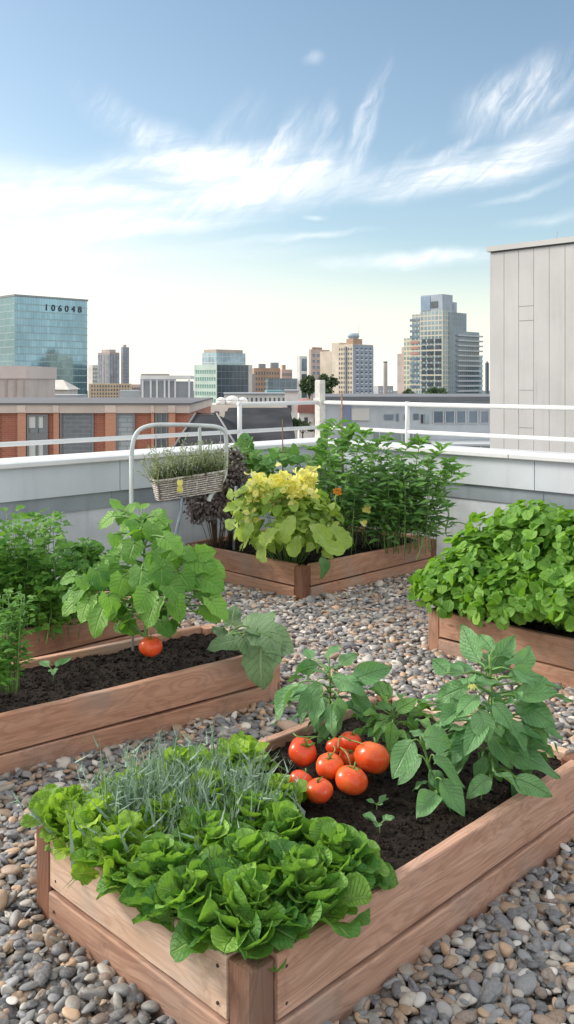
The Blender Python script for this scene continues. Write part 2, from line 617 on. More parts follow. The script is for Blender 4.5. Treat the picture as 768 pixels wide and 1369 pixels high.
def tomato_mat():
    m, t, b, _ = new_mat('tomato_skin')
    tc = t.node('ShaderNodeTexCoord').outputs['Object']
    sep = t.node('ShaderNodeSeparateXYZ')
    t.l.new(tc, sep.inputs[0])
    ri = t.node('ShaderNodeObjectInfo').outputs['Random']
    c = t.mix(t.mr(t.noise(tc, 18, 3, .6), .3, .7), (.74, .075, .02), (.86, .17, .035))
    c = t.mix(t.mr(sep.outputs[2], .028, .052, 0, .55), c, (.74, .30, .06))
    c = t.mix(t.m('MULTIPLY', ri, .55), c, (.62, .035, .015))
    c = t.mix(t.mr(t.noise(tc, 160, 2, .5), .66, .72, 0, .5), c, (.85, .42, .16))
    t.inp(b.inputs['Base Color'], c)
    b.inputs['Roughness'].default_value = .27
    b.inputs['Specular IOR Level'].default_value = .45
    b.inputs['Subsurface Weight'].default_value = .08
    b.inputs['Subsurface Radius'].default_value = (.02, .005, .002)
    t.inp(b.inputs['Normal'], t.bump(t.noise(tc, 14, 3, .5), .25, .006))
    return m


M['soil'] = soil_mat()
M['fruit'] = tomato_mat()

# ------------------------------------------------------------------ leaves
NTT, NSS = 11, 9


def leaf_template(kind, seed, NTT=11, NSS=9):
    r = random.Random(seed)
    t = np.linspace(0, 1, NTT)[:, None] * np.ones((1, NSS))
    s = np.ones((NTT, 1)) * np.linspace(-1, 1, NSS)[None, :]
    a = np.abs(s)
    ph, ph2 = r.uniform(0, 6.28), r.uniform(0, 6.28)
    cup, droop, ruf, rk = .15, .15, .02, 9
    lean = r.uniform(-.10, .10)
    if kind == 'lettuce':
        w = (.16 + .84 * np.clip(t / .62, 0, 1) ** .8) * np.sqrt(np.clip(1.06 - np.clip((t - .45) / .57, 0, 1) ** 2.2, 0, 1))
        cup, droop, ruf, rk = r.uniform(.2, .6), r.uniform(-.2, .6), r.uniform(.05, .10), r.uniform(8, 13)
    elif kind == 'round':
        w = np.sqrt(np.clip(1 - (2 * np.clip(t, 0, 1) ** .85 - 1) ** 2, 0, 1)) + .02
        cup, droop, ruf, rk = r.uniform(-.1, .3), r.uniform(.0, .35), r.uniform(.01, .05), 9
    elif kind == 'butter':
        w = np.sqrt(np.clip(1 - (2 * np.clip(t, 0.01, 1) ** 1.25 - 1) ** 2, 0, 1)) * 1.02 + .03
        cup, droop, ruf, rk = r.uniform(.25, .7), r.uniform(-.25, .7), r.uniform(.03, .07), r.uniform(8, 13)
    elif kind == 'ovate':
        w = np.sin(PI * np.clip(t, .015, .995) ** .72) ** .85
        cup, droop, ruf, rk = r.uniform(-.05, .5), r.uniform(.0, .75), r.uniform(.03, .09), r.uniform(7, 13)
    elif kind == 'lance':
        w = np.sin(PI * np.clip(t, .015, .995) ** .8)
        cup, droop, ruf, rk = r.uniform(.1, .5), r.uniform(.1, .6), .02, 8
    elif kind == 'heart':
        w = np.where(t < .22, .55 + .45 * np.sin(np.clip(t / .22, 0, 1) * PI / 2), np.clip(1 - ((t - .22) / .80) ** 2.3, .0, 1))
        w = w * (1 + .10 * np.cos((t - .2) * 6.28 * 3.4)) * np.where(t > .99, .1, 1)
        cup, droop, ruf, rk = r.uniform(.0, .25), r.uniform(.1, .5), r.uniform(.03, .07), r.uniform(8, 12)
    elif kind == 'blade':
        w = np.clip(1 - t ** 1.5, .05, 1)
        cup, droop, ruf = .4, r.uniform(-.05, .3), 0
    elif kind == 'lobed':
        w = np.sin(PI * np.clip(t, .04, .99) ** .8) * (.72 + .38 * np.abs(np.sin(t * PI * 3.5 + .4)))
        cup, droop, ruf, rk = r.uniform(.1, .4), r.uniform(.1, .5), .06, 12
    x = s * w * .5
    y = t.copy()
    if kind == 'heart':                       # lobes run back beside the stalk
        y = y - .18 * a ** 1.5 * (1 - np.clip(t / .45, 0, 1))
    z = cup * (x * 2) ** 2 * .5 - droop * t ** 2 * .6
    z = z + ruf * a ** 1.7 * np.sin(rk * t + ph + np.sign(s) * ph2) + .012 * np.sin(17 * t + ph2) * a
    if kind in ('lettuce', 'round', 'butter'):
        z = z + r.uniform(.012, .03) * np.sin(13 * t + ph) * np.cos(7 * s + ph2) + (r.uniform(.03, .07) if NTT > 11 else .02) * a ** 3 * np.sin((29 if NTT > 11 else 17) * t + ph2 + s) * (1 if kind == 'lettuce' else .3)
    x = x + lean * t * t
    y = y - .25 * droop * t ** 3 * .5
    return np.stack([x, y, z], -1).reshape(-1, 3), np.stack([s, t], -1).reshape(-1, 2)


KINDS = ['butter', 'lettuce', 'round', 'ovate', 'lance', 'heart', 'blade', 'lobed']
TPL = {k: [leaf_template(k, i * 7 + 3) for i in range(10)] for k in KINDS}
TPL_HI = {k: [leaf_template(k, i * 7 + 3, 16, 15) for i in range(12)] for k in ('butter', 'lettuce')}
TPL_LO = {k: [leaf_template(k, i * 7 + 3, 6, 5) for i in range(10)] for k in KINDS}


def _quads(nt, ns):
    return np.array([(i * ns + j, i * ns + j + 1, (i + 1) * ns + j + 1, (i + 1) * ns + j) for i in range(nt - 1) for j in range(ns - 1)])


QUADS, QUADS_LO, QUADS_HI = _quads(11, 9), _quads(6, 5), _quads(16, 15)


def unit(a):
    return a / np.maximum(np.linalg.norm(a, axis=-1, keepdims=True), 1e-9)


class Leaves:
    def __init__(s):
        s.V, s.Fc, s.A, s.n = [], [], [], 0

    def add(s, kind, pos, d, nor, L, Wd, tone, rng):
        pos, d, nor = [np.atleast_2d(np.array(q, float)) for q in (pos, d, nor)]
        N = len(pos)
        d = unit(np.broadcast_to(d, (N, 3)))
        nor = np.broadcast_to(nor, (N, 3))
        side = unit(np.cross(d, nor))
        nn = np.cross(side, d)
        lo = N > 450 or kind == 'blade' or float(np.max(L)) < .03
        hi = not lo and kind in TPL_HI
        TP = TPL_LO if lo else (TPL_HI if hi else TPL)
        T = np.array([t[0] for t in TP[kind]])
        idx = rng.integers(0, len(T), N)
        tv = T[idx].copy()
        L = np.broadcast_to(np.asarray(L, float), (N,))
        Wd = np.broadcast_to(np.asarray(Wd, float), (N,))
        tv[:, :, 0] *= Wd[:, None]
        tv[:, :, 1] *= L[:, None]
        tv[:, :, 2] *= (L * .5 + Wd * .5)[:, None]
        v = tv[:, :, 0:1] * side[:, None] + tv[:, :, 1:2] * d[:, None] + tv[:, :, 2:3] * nn[:, None] + pos[:, None]
        nv = v.shape[1]
        st = TP[kind][0][1]
        tone = np.broadcast_to(np.asarray(tone, float), (N,))
        at = np.concatenate([np.broadcast_to(st, (N, nv, 2)), np.broadcast_to(tone[:, None, None], (N, nv, 1))], -1)
        f = (QUADS_LO if lo else (QUADS_HI if hi else QUADS))[None] + (np.arange(N) * nv)[:, None, None] + s.n
        s.V.append(v.reshape(-1, 3))
        s.A.append(at.reshape(-1, 3))
        s.Fc.append(f.reshape(-1, 4))
        s.n += N * nv

    def build(s, name, mat, parent=None):
        V = np.concatenate(s.V)
        if parent is not None:
            V = V - np.array(parent.location)[None]
        return np_mesh(name, V, np.concatenate(s.Fc), mat, parent, True, {'lf': np.concatenate(s.A)})


def rng_of(seed):
    return np.random.default_rng(seed)


def stems_build(mb, parent, mat='stem', name='stem', smooth=True):
    loc = Vector(parent.location)
    mb.v = [tuple(Vector(p) - loc) for p in mb.v]
    return mb.build(name, M[mat], parent, smooth)

# ================================================================== SETTING
st = MB()
st.box(-1200, 1200, -200, 2200, -25.5, -25)
tag(st.build('street_ground', M['ground']), kind='structure')

UW, VW = 6.15, 5.72          # inner faces of the two parapets
dk = MB()
dk.box(-7, UW + .36, -7, VW + .36, -25, -.022)
deck = dk.build('roof_deck', M['deck'])
deck.rotation_euler = (0, 0, R(45))
tag(deck, kind='structure')


# ---- beds: (u0,u1,v0,v1,angle) in the roof grid
class Bed:
    def __init__(s, c, L, Wd, ang, h=.235):
        s.c, s.L, s.W, s.ang, s.h = Vector(c), L, Wd, ang, h   # c = near corner world xy, ang = direction of local x
        s.ex = Vector((math.cos(ang), math.sin(ang), 0))
        s.ey = Vector((-math.sin(ang), math.cos(ang), 0))

    def w(s, x, y, z=0.0):
        p = s.c + s.ex * x + s.ey * y
        return Vector((p.x, p.y, z))

    def local(s, X, Y):
        dx, dy = X - s.c.x, Y - s.c.y
        return dx * s.ex.x + dy * s.ex.y, dx * s.ey.x + dy * s.ey.y


B_front = Bed(W(1.30, 1.41), 1.56, .90, R(45))
B_left = Bed(W(.62, 3.27), 2.36, .60, R(45 - 6.5))
B_backleft = Bed(W(1.55, 4.12), 1.55, .50, R(45 + 1))
B_rear = Bed(W(4.38, 4.23), 1.55, 1.27, R(45))
B_right = Bed(W(4.07, 1.20), 1.25, 1.77, R(45))
BEDS = [B_front, B_left, B_backleft, B_rear, B_right]


def board_mesh(L, T, H, seed, r=.004):
    """long board along X, slightly uneven arrises"""
    rr = random.Random(seed)
    bm = bmesh.new()
    n = max(3, int(L / .09))
    prof = [(-T / 2 + r, 0), (T / 2 - r, 0), (T / 2, r), (T / 2, H - r), (T / 2 - r, H), (-T / 2 + r, H), (-T / 2, H - r), (-T / 2, r)]
    rings = []
    ph = rr.uniform(0, 6)
    for i in range(n + 1):
        x = L * i / n
        zz = .003 * math.sin(x * 3.1 + ph) + rr.uniform(-.0012, .0012)
        yy = .002 * math.sin(x * 2.3 + ph * 2) + rr.uniform(-.0008, .0008)
        rings.append([bm.verts.new((x, p[0] + yy + rr.uniform(-.0006, .0006), p[1] + (zz if p[1] > H / 2 else 0))) for p in prof])
    for i in range(n):
        for k in range(8):
            k2 = (k + 1) % 8
            bm.faces.new((rings[i][k], rings[i + 1][k], rings[i + 1][k2], rings[i][k2]))
    bm.faces.new(rings[0])
    bm.faces.new(rings[-1][::-1])
    bmesh.ops.recalc_face_normals(bm, faces=bm.faces)
    me = bpy.data.meshes.new('board')
    bm.to_mesh(me)
    bm.free()
    return me


SCREW = mat_plain('rusty_screw', (.10, .075, .06), .5, metal=.6, bump=0)


def make_bed(b, name, label, mats, post=.078, T=.036, seed=1):
    e = empty(name, b.c, b.ang, label, 'planter', 'raised wooden beds on the gravel roof')
    seam = .082
    L, Wd, H = b.L, b.W, b.h
    k = seed * 10
    # (x, y, rot, length, which material)
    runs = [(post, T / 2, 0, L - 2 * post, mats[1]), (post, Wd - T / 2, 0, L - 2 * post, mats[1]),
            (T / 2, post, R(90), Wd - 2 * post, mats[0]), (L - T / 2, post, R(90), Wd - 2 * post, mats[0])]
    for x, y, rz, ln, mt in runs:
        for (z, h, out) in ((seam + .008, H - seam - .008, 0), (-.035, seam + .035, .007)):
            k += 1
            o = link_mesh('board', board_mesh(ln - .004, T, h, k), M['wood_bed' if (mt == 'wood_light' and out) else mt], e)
            cx, cy = x, y
            if rz == 0:
                cy += -out if y < Wd / 2 else out
                cx += .002
            else:
                cx += -out if x < L / 2 else out
                cy += .002
            o.location = (cx, cy, z)
            o.rotation_euler = (0, 0, rz)
    if seed == 1:                                   # rusty screw heads at the board ends
        for zz in (seam + .035, H - .035, .035):
            o2 = .0065 if zz < seam else 0
            for q in (post + .03, L - post - .03):
                mb = MB()
                mb.tube([(q, -o2 + .001, zz), (q, -o2 - .0015, zz)], .0042, sides=10)
                mb.build('screw', SCREW, e)
            for q in (post + .03, Wd - post - .03):
                mb = MB()
                mb.tube([(-o2 + .001, q, zz), (-o2 - .0015, q, zz)], .0042, sides=10)
                mb.build('screw', SCREW, e)
    for (x, y) in ((0, 0), (L - post, 0), (0, Wd - post), (L - post, Wd - post)):
        k += 1
        me = board_mesh(H - .008 + .03, post - .004, post - .004, k, .005)
        o = link_mesh('corner_post', me, M[mats[2]], e)
        # stand the board upright: local X -> up
        o.rotation_euler = (0, -R(90), 0)
        o.location = (x + post - .002, y + post / 2, -.03)
    return e


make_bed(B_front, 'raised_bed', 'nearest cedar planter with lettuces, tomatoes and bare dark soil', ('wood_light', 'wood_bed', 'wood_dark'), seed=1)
make_bed(B_left, 'raised_bed', 'long cedar planter at left with one tomato under a broad leaved plant', ('wood_far', 'wood_far', 'wood_far'), seed=2)
make_bed(B_backleft, 'raised_bed', 'cedar planter mostly hidden behind the long left planter, by the parapet', ('wood_far', 'wood_far', 'wood_far'), seed=3)
make_bed(B_rear, 'raised_bed', 'farthest cedar planter in the corner of the parapets under yellow flowers', ('wood_far', 'wood_far', 'wood_dark'), seed=4)
make_bed(B_right, 'raised_bed', 'cedar planter at the right edge under a mound of bright green herbs', ('wood_far', 'wood_far', 'wood_far'), seed=5)


def make_soil(b, label, z=.198, seed=1, res=.016):
    T = .037
    nx, ny = int((b.L - 2 * T) / res), int((b.W - 2 * T) / res)
    r = rng_of(seed)
    xs = np.linspace(T, b.L - T, nx)
    ys = np.linspace(T, b.W - T, ny)
    X, Y = np.meshgrid(xs, ys, indexing='ij')
    Z = z + .008 * np.sin(X * 7 + seed) * np.cos(Y * 9) + .005 * np.sin(X * 23 + 2) * np.sin(Y * 19 + seed)
    Z = Z + r.normal(0, .0035, X.shape)
    for _ in range(int(nx * ny / 55)):
        cx, cy, rad, hh = r.uniform(T, b.L - T), r.uniform(T, b.W - T), r.uniform(.012, .03), r.uniform(.004, .012)
        i0, i1 = max(0, int((cx - T - rad) / res)), min(nx, int((cx - T + rad) / res) + 2)
        j0, j1 = max(0, int((cy - T - rad) / res)), min(ny, int((cy - T + rad) / res) + 2)
        d = ((X[i0:i1, j0:j1] - cx) ** 2 + (Y[i0:i1, j0:j1] - cy) ** 2) / rad ** 2
        Z[i0:i1, j0:j1] += hh * np.clip(1 - d, 0, 1)
    wx = b.c.x + X * b.ex.x + Y * b.ey.x
    wy = b.c.y + X * b.ex.y + Y * b.ey.y
    V = np.stack([wx, wy, Z], -1).reshape(-1, 3)
    ii, jj = np.meshgrid(np.arange(nx - 1), np.arange(ny - 1), indexing='ij')
    a = (ii * ny + jj).ravel()
    Fq = np.stack([a, a + ny, a + ny + 1, a + 1], -1)
    # loose crumbs on top
    ico = ICO[1]
    nc = int(b.L * b.W * 2600)
    cx, cy = r.uniform(T + .01, b.L - T - .01, nc), r.uniform(T + .01, b.W - T - .01, nc)
    rad = r.uniform(.002, .006, nc) * (1 + (r.random(nc) > .96) * 1.2)
    gi = np.clip(((cx - T) / (b.L - 2 * T) * (nx - 1)).astype(int), 0, nx - 1)
    gj = np.clip(((cy - T) / (b.W - 2 * T) * (ny - 1)).astype(int), 0, ny - 1)
    base = Z[gi, gj]
    px = b.c.x + cx * b.ex.x + cy * b.ey.x
    py = b.c.y + cx * b.ex.y + cy * b.ey.y
    jit = 1 + r.normal(0, .2, (nc, len(ico[0]), 1))
    vv = ico[0][None] * rad[:, None, None] * jit + np.stack([px, py, base + rad * .4], -1)[:, None]
    ff = ico[1][None] + (np.arange(nc) * len(ico[0]))[:, None, None]
    V2 = vv.reshape(-1, 3)
    F2 = ff.reshape(-1, 3) + len(V)
    tri = np.concatenate([Fq[:, [0, 1, 2]], Fq[:, [0, 2, 3]], F2])
    o = np_mesh('soil', np.concatenate([V, V2]), tri, M['soil'], None, True)
    tag(o, label, 'soil', None, 'stuff')
    return o


def ico(sub):
    bm = bmesh.new()
    bmesh.ops.create_icosphere(bm, subdivisions=sub, radius=1)
    v = np.array([tuple(q.co) for q in bm.verts])
    f = np.array([[q.index for q in fc.verts] for fc in bm.faces])
    bm.free()
    return v, f


ICO = {1: ico(1), 2: ico(2), 3: ico(3)}
make_soil(B_front, 'dark crumbly soil in the nearest planter', seed=3)
make_soil(B_left, 'dark soil in the long left planter', seed=4, res=.02)
make_soil(B_backleft, 'soil in the hidden planter behind the left one', seed=5, res=.03)
make_soil(B_rear, 'soil in the farthest planter', seed=6, res=.03)
make_soil(B_right, 'soil in the right planter', seed=8, res=.03)


# ---- pebbles
def make_pebbles():
    r = rng_of(11)

    def lay(sp, z0, y_lo, y_hi, sub, size):
        nx = int(12 / sp)
        ys = np.arange(y_lo, y_hi, sp * .87)
        P_ = []
        for i, y in enumerate(ys):
            half = .47 * y + .45
            xs = np.arange(-half, half, sp) + (i % 2) * sp / 2
            P_.append(np.stack([xs, np.full(len(xs), y)], -1))
        p = np.concatenate(P_) + r.normal(0, sp * .22, (sum(len(q) for q in P_), 2))
        X, Y = p[:, 0], p[:, 1]
        u, v = (X + Y) * S2, (Y - X) * S2
        ok = (u < UW - .03) & (v < VW - .03)
        for b in BEDS:
            dx, dy = X - b.c.x, Y - b.c.y
            lx, ly = dx * b.ex.x + dy * b.ex.y, dx * b.ey.x + dy * b.ey.y
            ok &= ~((lx > -.014) & (lx < b.L + .014) & (ly > -.014) & (ly < b.W + .014))
        X, Y = X[ok], Y[ok]
        n = len(X)
        iv, fc = ICO[sub]
        # a dozen lumpy templates
        T = []
        for k in range(14):
            a = r.normal(0, 1, (4, 3))
            am = r.uniform(.06, .24, 4)
            rad = 1 + sum(am[q] * np.sin(iv @ a[q] * 1.7 + q) for q in range(4))
            T.append(iv * rad[:, None])
        T = np.array(T)
        idx = r.integers(0, len(T), n)
        s = size * np.exp(r.normal(0, .26, n))
        ax = np.stack([s * r.uniform(1.05, 1.75, n), s * r.uniform(.75, 1.1, n), s * r.uniform(.36, .75, n)], -1)
        v0 = T[idx] * ax[:, None, :]
        tilt = r.normal(0, .32, n)
        yaw = r.uniform(0, 2 * PI, n)
        ct, sn = np.cos(tilt)[:, None], np.sin(tilt)[:, None]
        x1, z1 = v0[:, :, 0] * ct + v0[:, :, 2] * sn, -v0[:, :, 0] * sn + v0[:, :, 2] * ct
        y1 = v0[:, :, 1]
        cy_, sy_ = np.cos(yaw)[:, None], np.sin(yaw)[:, None]
        x2, y2 = x1 * cy_ - y1 * sy_, x1 * sy_ + y1 * cy_
        vv = np.stack([x2 + X[:, None], y2 + Y[:, None], z1 + (z0 + r.normal(0, .006, n))[:, None]], -1)
        ff = fc[None] + (np.arange(n) * len(iv))[:, None, None]
        pal = np.array([(.155, .16, .17), (.205, .215, .23), (.10, .105, .12), (.28, .275, .27), (.36, .33, .29), (.47, .46, .44),
                        (.33, .23, .16), (.44, .30, .19), (.24, .185, .15), (.55, .52, .47), (.18, .19, .215)])
        prob_near = np.array([14, 16, 11, 10, 11, 5, 11, 9, 12, 3, 11.])
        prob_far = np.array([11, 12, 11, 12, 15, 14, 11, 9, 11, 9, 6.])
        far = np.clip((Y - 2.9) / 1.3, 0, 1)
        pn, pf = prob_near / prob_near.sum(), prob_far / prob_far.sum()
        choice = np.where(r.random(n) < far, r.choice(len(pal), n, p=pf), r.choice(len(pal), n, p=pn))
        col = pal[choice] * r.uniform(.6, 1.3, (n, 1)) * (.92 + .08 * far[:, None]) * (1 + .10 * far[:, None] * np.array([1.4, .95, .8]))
        col = np.clip(col * np.array([1.02, 1.0, .98]), 0, .8)
        ca = np.concatenate([np.repeat(col[:, None], len(iv), 1), np.ones((n, len(iv), 1))], -1)
        return vv.reshape(-1, 3), ff.reshape(-1, 3), ca.reshape(-1, 4)
    V, Fc, C, off = [], [], [], 0
    for a in ((.0235, -.004, 1.45, 3.1, 2, .0114), (.031, .008, 1.45, 3.1, 3, .0122),
              (.027, -.004, 3.1, 8.5, 2, .0130), (.036, .009, 3.1, 8.5, 2, .0138)):
        v, f, c = lay(*a)
        V.append(v)
        Fc.append(f + off)
        C.append(c)
        off += len(v)
    o = np_mesh('pebbles', np.concatenate(V), np.concatenate(Fc), M['pebble'], None, True, {'col': np.concatenate(C)})
    tag(o, 'grey, tan and white river pebbles covering the roof', 'gravel', None, 'stuff')


make_pebbles()


# ---- parapets with coping, fascia, flashing and rails
def make_parapet(name, label, along, length, side):
    """local x runs along the wall, local y points outwards; origin at the inner corner"""
    e = empty(name, W(UW, VW), along, label, 'parapet wall')
    sgn = side                                   # wall extends towards sgn * x
    def bx(mb, a, b_, *rest):
        x0, x1 = sorted((a * sgn, b_ * sgn))
        mb.box(x0, x1, *rest)
    ext = .30
    mb = MB()
    bx(mb, -ext if side < 0 else 0, length, 0, .30, -.3, .87)
    mb.build('wall', M['stucco'], e)
    mb = MB()
    x = -.05
    while x < length:
        bx(mb, max(x, .0), min(x + 2.3, length) - .005, -.035, -.002, .665, .895)
        x += 2.3
    mb.build('fascia', M['fascia'], e, bevel=.002)
    mb = MB()
    bx(mb, .0, length, -.012, -.001, .545, .664)
    for k in range(1, int(length / 1.15)):
        bx(mb, k * 1.15, k * 1.15 + .008, -.016, -.0125, .545, .664)
    mb.build('flashing', M['band'], e)
    mb = MB()
    x = 0
    while x < length:
        bx(mb, x - (.37 if (x == 0 and side < 0) else 0), min(x + 2.05, length) - .005, -.075, .37, .896, .93)
        x += 2.05
    mb.build('coping', M['white_paint'], e, bevel=.004)
    return e


# left wall runs back along -u (local x = -u ... rotate 45deg, negative x)
make_parapet('parapet_wall', 'white parapet wall at left below the brick building', R(45), 9.0, -1)
# right wall: local x along -v, outwards +u  -> rotate 45-90 deg
e2 = make_parapet('parapet_wall', 'white parapet wall at right below the grey panelled building', R(-45), 7.5, 1)


def make_railing(name, label, p0, dirv, length, posts, ends, top=None):
    e = empty(name, p0, 0, label, 'railing')
    d = Vector(dirv).normalized()
    for z, r_, ln in ((1.285, .020, top or length), (1.045, .018, length)):
        mb = MB()
        mb.tube([Vector((0, 0, z)) + d * ends, Vector((0, 0, z)) + d * ln], r_, sides=10)
        mb.build('rail', M['rail'], e, True)
    for q in posts:
        mb = MB()
        c = d * q
        mb.tube([Vector((0, 0, .93)) + c, Vector((0, 0, 1.31)) + c], .021, sides=10)
        mb.tube([Vector((0, 0, .931)) + c, Vector((0, 0, .943)) + c], .05, sides=12)
        mb.build('railing_post', M['rail'], e, True)
    return e


CR = W(UW + .19, VW + .17, 0)
make_railing('railing', 'pale two rail railing on the left parapet coping', CR, (-1, -1, 0), 8.6, (1.04, 6.2, 8.3), .03, 1.06)
make_railing('railing', 'white two rail railing on the right parapet coping', CR, (1, -1, 0), 7.0, (1.05, 3.6, 6.0), .03)
cp = empty('corner_post', CR, R(45), 'thick pale timber post where the two parapet railings meet', 'post')
mb = MB()
mb.box(-.038, .038, -.038, .038, .93, 1.50)
mb.build('upright', mat_plain('pale_timber', (.62, .60, .56), .7, var=.15, scale=12), cp, bevel=.006)
mb = MB()
mb.box(-.30, .30, -.035, .035, 1.42, 1.50, M=Matrix.Translation((0, .09, .0)) @ Matrix.Rotation(R(-45), 4, 'Z'))
#mb.build('cross_bracket', M['band'], cp)

# ================================================================== CITY
def mt(name, col, **k):
    if name not in M:
        M[name] = mat_plain(name, col, **{'rough': .8, 'scale': .15, 'var': .12, 'bump': 0, **k})
    return M[name]


GZ = -25.0
WIN_MESH = {}


def solve(Cx, Cy, d, px):
    k = (px - 384) / F
    return (k * Cy - Cx) / (d[0] - k * d[1])


class Building:
    """box building: near corner seen at pixel column pc, left face to pl, right face to pr, roof at py, distance Y"""
    def __init__(s, name, label, pc, pl, pr, py, Y, mat, theta=45, cat='building', group=None, z0=GZ, depth=None, roof=None, wallname='wall'):
        th = R(theta)
        s.r = (math.cos(th), math.sin(th))
        s.l = (-math.sin(th), math.cos(th))
        C = P(pc, py, Y)
        s.wr = solve(C.x, C.y, s.r, pr) if pr > pc else (depth or 10)
        s.wl = solve(C.x, C.y, s.l, pl) if pl < pc else (depth or 10)
        if pr <= pc or s.wr <= 0:
            s.wr = depth or 10
        if s.wl <= 0 or theta < 20:
            s.wl = depth or 10
        s.H = C.z - z0
        s.e = empty(name, (C.x, C.y, z0), th, label, cat, group)
        s.sc = Y / F        # metres per pixel
        mb = MB()
        mb.box(0, s.wr, 0, s.wl, 0, s.H)
        s.body = mb.build(wallname, mat, s.e)
        s.nwin = 0
        s.over = {}
        if roof:
            mb = MB()
            o = roof[1]
            mb.box(-o, s.wr + o, -o, s.wl + o, s.H + .01, s.H + .01 + roof[2])
            mb.build('roof', roof[0], s.e)

    def box(s, name, x0, x1, y0, y1, z0, z1, mat, rel=True):
        if rel:
            x0, x1, y0, y1 = x0 * s.wr, x1 * s.wr, y0 * s.wl, y1 * s.wl
        mb = MB()
        mb.box(x0, x1, y0, y1, z0, z1)
        return mb.build(name, mat, s.e)

    def windows(s, face, nx, nz, mat, x0=.04, x1=.96, ztop=None, rowh=None, fw=.6, fh=.55, name='window', limit=100, t=.12, skip=None, base=None):
        """face 'R' (x along) or 'L' (y along); rows counted down from the roof"""
        span = s.wr if face == 'R' else s.wl
        ztop = s.H - .5 * (rowh or 3) if ztop is None else ztop
        cw = span * (x1 - x0) / nx
        key = (mat.name, round(cw * fw, 3), round(rowh * fh, 3), face)
        for j in range(nz):
            for i in range(nx):
                if skip and skip(i, j):
                    continue
                a = span * x0 + cw * (i + .5)
                zc = ztop - rowh * (j + .5)
                hw, hh = cw * fw / 2, rowh * fh / 2
                if s.nwin < limit:
                    if key not in WIN_MESH:
                        mb = MB()
                        if face == 'R':
                            mb.box(-hw, hw, -t, t * .4, -hh, hh)
                        else:
                            mb.box(-t, t * .4, -hw, hw, -hh, hh)
                        me = bpy.data.meshes.new(name)
                        me.from_pydata(mb.v, [], mb.f)
                        me.materials.append(mat)
                        WIN_MESH[key] = me
                    o = link_mesh(name, WIN_MESH[key], None, s.e)
                    o.location = (a, 0, zc) if face == 'R' else (0, a, zc)
                    s.nwin += 1
                else:
                    mb = s.over.setdefault(mat.name, MB())
                    if face == 'R':
                        mb.box(a - hw, a + hw, -t, t * .4, zc - hh, zc + hh)
                    else:
                        mb.box(-t, t * .4, a - hw, a + hw, zc - hh, zc + hh)
        return s

    def finish(s):
        for k, mb in s.over.items():
            o = mb.build('window', bpy.data.materials[k], s.e)
            o['kind'] = 'stuff'
        return s


dkglass = mat_glass('dark_window_glass', (.07, .085, .10), .15)
bluglass = mat_glass('blue_window_glass', (.16, .21, .26), .15)
lightglass = mat_glass('pale_window_glass', (.42, .50, .52), .2)

# --- glass office tower at left
tower_glass = mat_glass('teal_curtain_wall', (.22, .36, .43), .06, (1.5, 3.6, .07), (.17, .27, .30), metal=.80, var=.2, nscale=.03)
gt = Building('glass_office_tower', 'teal mirror glass office tower with dark numerals at its top', 20, -60, 117, 396, 450, tower_glass, 45, wallname='curtain_wall')
mb = MB()
mb.box(-.4, gt.wr + .4, -.4, gt.wl + .4, gt.H + .02, gt.H + 1.0)
mb.build('roof_edge', mt('dark_trim', (.24, .27, .28)), gt.e)
for zz in range(1, 13):
    mb = MB()
    mb.box(-.10, gt.wr + .1, -.10, -.02, gt.H - zz * 3.6 - .35, gt.H - zz * 3.6)
    mb.box(-.10, -.02, -.02, gt.wl + .1, gt.H - zz * 3.6 - .35, gt.H - zz * 3.6)
    mb.build('spandrel', mt('spandrel_metal', (.30, .40, .42), rough=.35, metal=.3), gt.e)
for k_, ch_ in enumerate('106048'):
    cu = bpy.data.curves.new('numeral', 'FONT')
    cu.body = ch_
    cu.size = 4.6
    cu.extrude = .12
    cu.offset = .06
    cu.align_x = 'CENTER'
    tx = bpy.data.objects.new('numeral', cu)
    COL.objects.link(tx)
    dg = bpy.context.evaluated_depsgraph_get()
    me = bpy.data.meshes.new_from_object(tx.evaluated_get(dg))
    bpy.data.objects.remove(tx)
    me.materials.clear()
    nm = link_mesh('numeral', me, mt('dark_sign', (.035, .05, .065), rough=.5), gt.e)
    nm.rotation_euler = (R(90), 0, 0)
    nm.location = (gt.wr * (.42 + .094 * k_), -.22, gt.H - 6.2)

# --- low pink-grey panelled block at left edge
pinkc = mt('pink_concrete', (.50, .44, .41), rough=.9, scale=.5)
b = Building('panelled_block', 'pinkish ribbed concrete rooftop block in front of the glass tower', 35, -70, 36, 489, 62, pinkc, 0, depth=6, roof=(mt('pink_trim', (.55, .48, .45)), .12, .35))
b.e.location.x = P(-120, 0, 62).x
b.e.rotation_euler = (0, 0, 0)
bpy.data.objects.remove(b.body)
wid = P(34, 0, 62).x - P(-120, 0, 62).x
for ch in list(b.e.children):
    bpy.data.objects.remove(ch)
mb = MB()
mb.box(0, wid, 0, 8, 0, b.H - .9)
mb.build('wall', pinkc, b.e)
mb = MB()
mb.box(-.1, wid + .1, -.1, 8.1, b.H - .89, b.H)
mb.build('roof_band', mt('pink_trim', (.55, .48, .45)), b.e)
for i in range(14):
    mb = MB()
    mb.box(wid - .62 * i - .12, wid - .62 * i, -.08, -.001, b.H - 4.5, b.H - .9)
    mb.build('rib', mt('pink_shadow', (.36, .31, .29)), b.e)

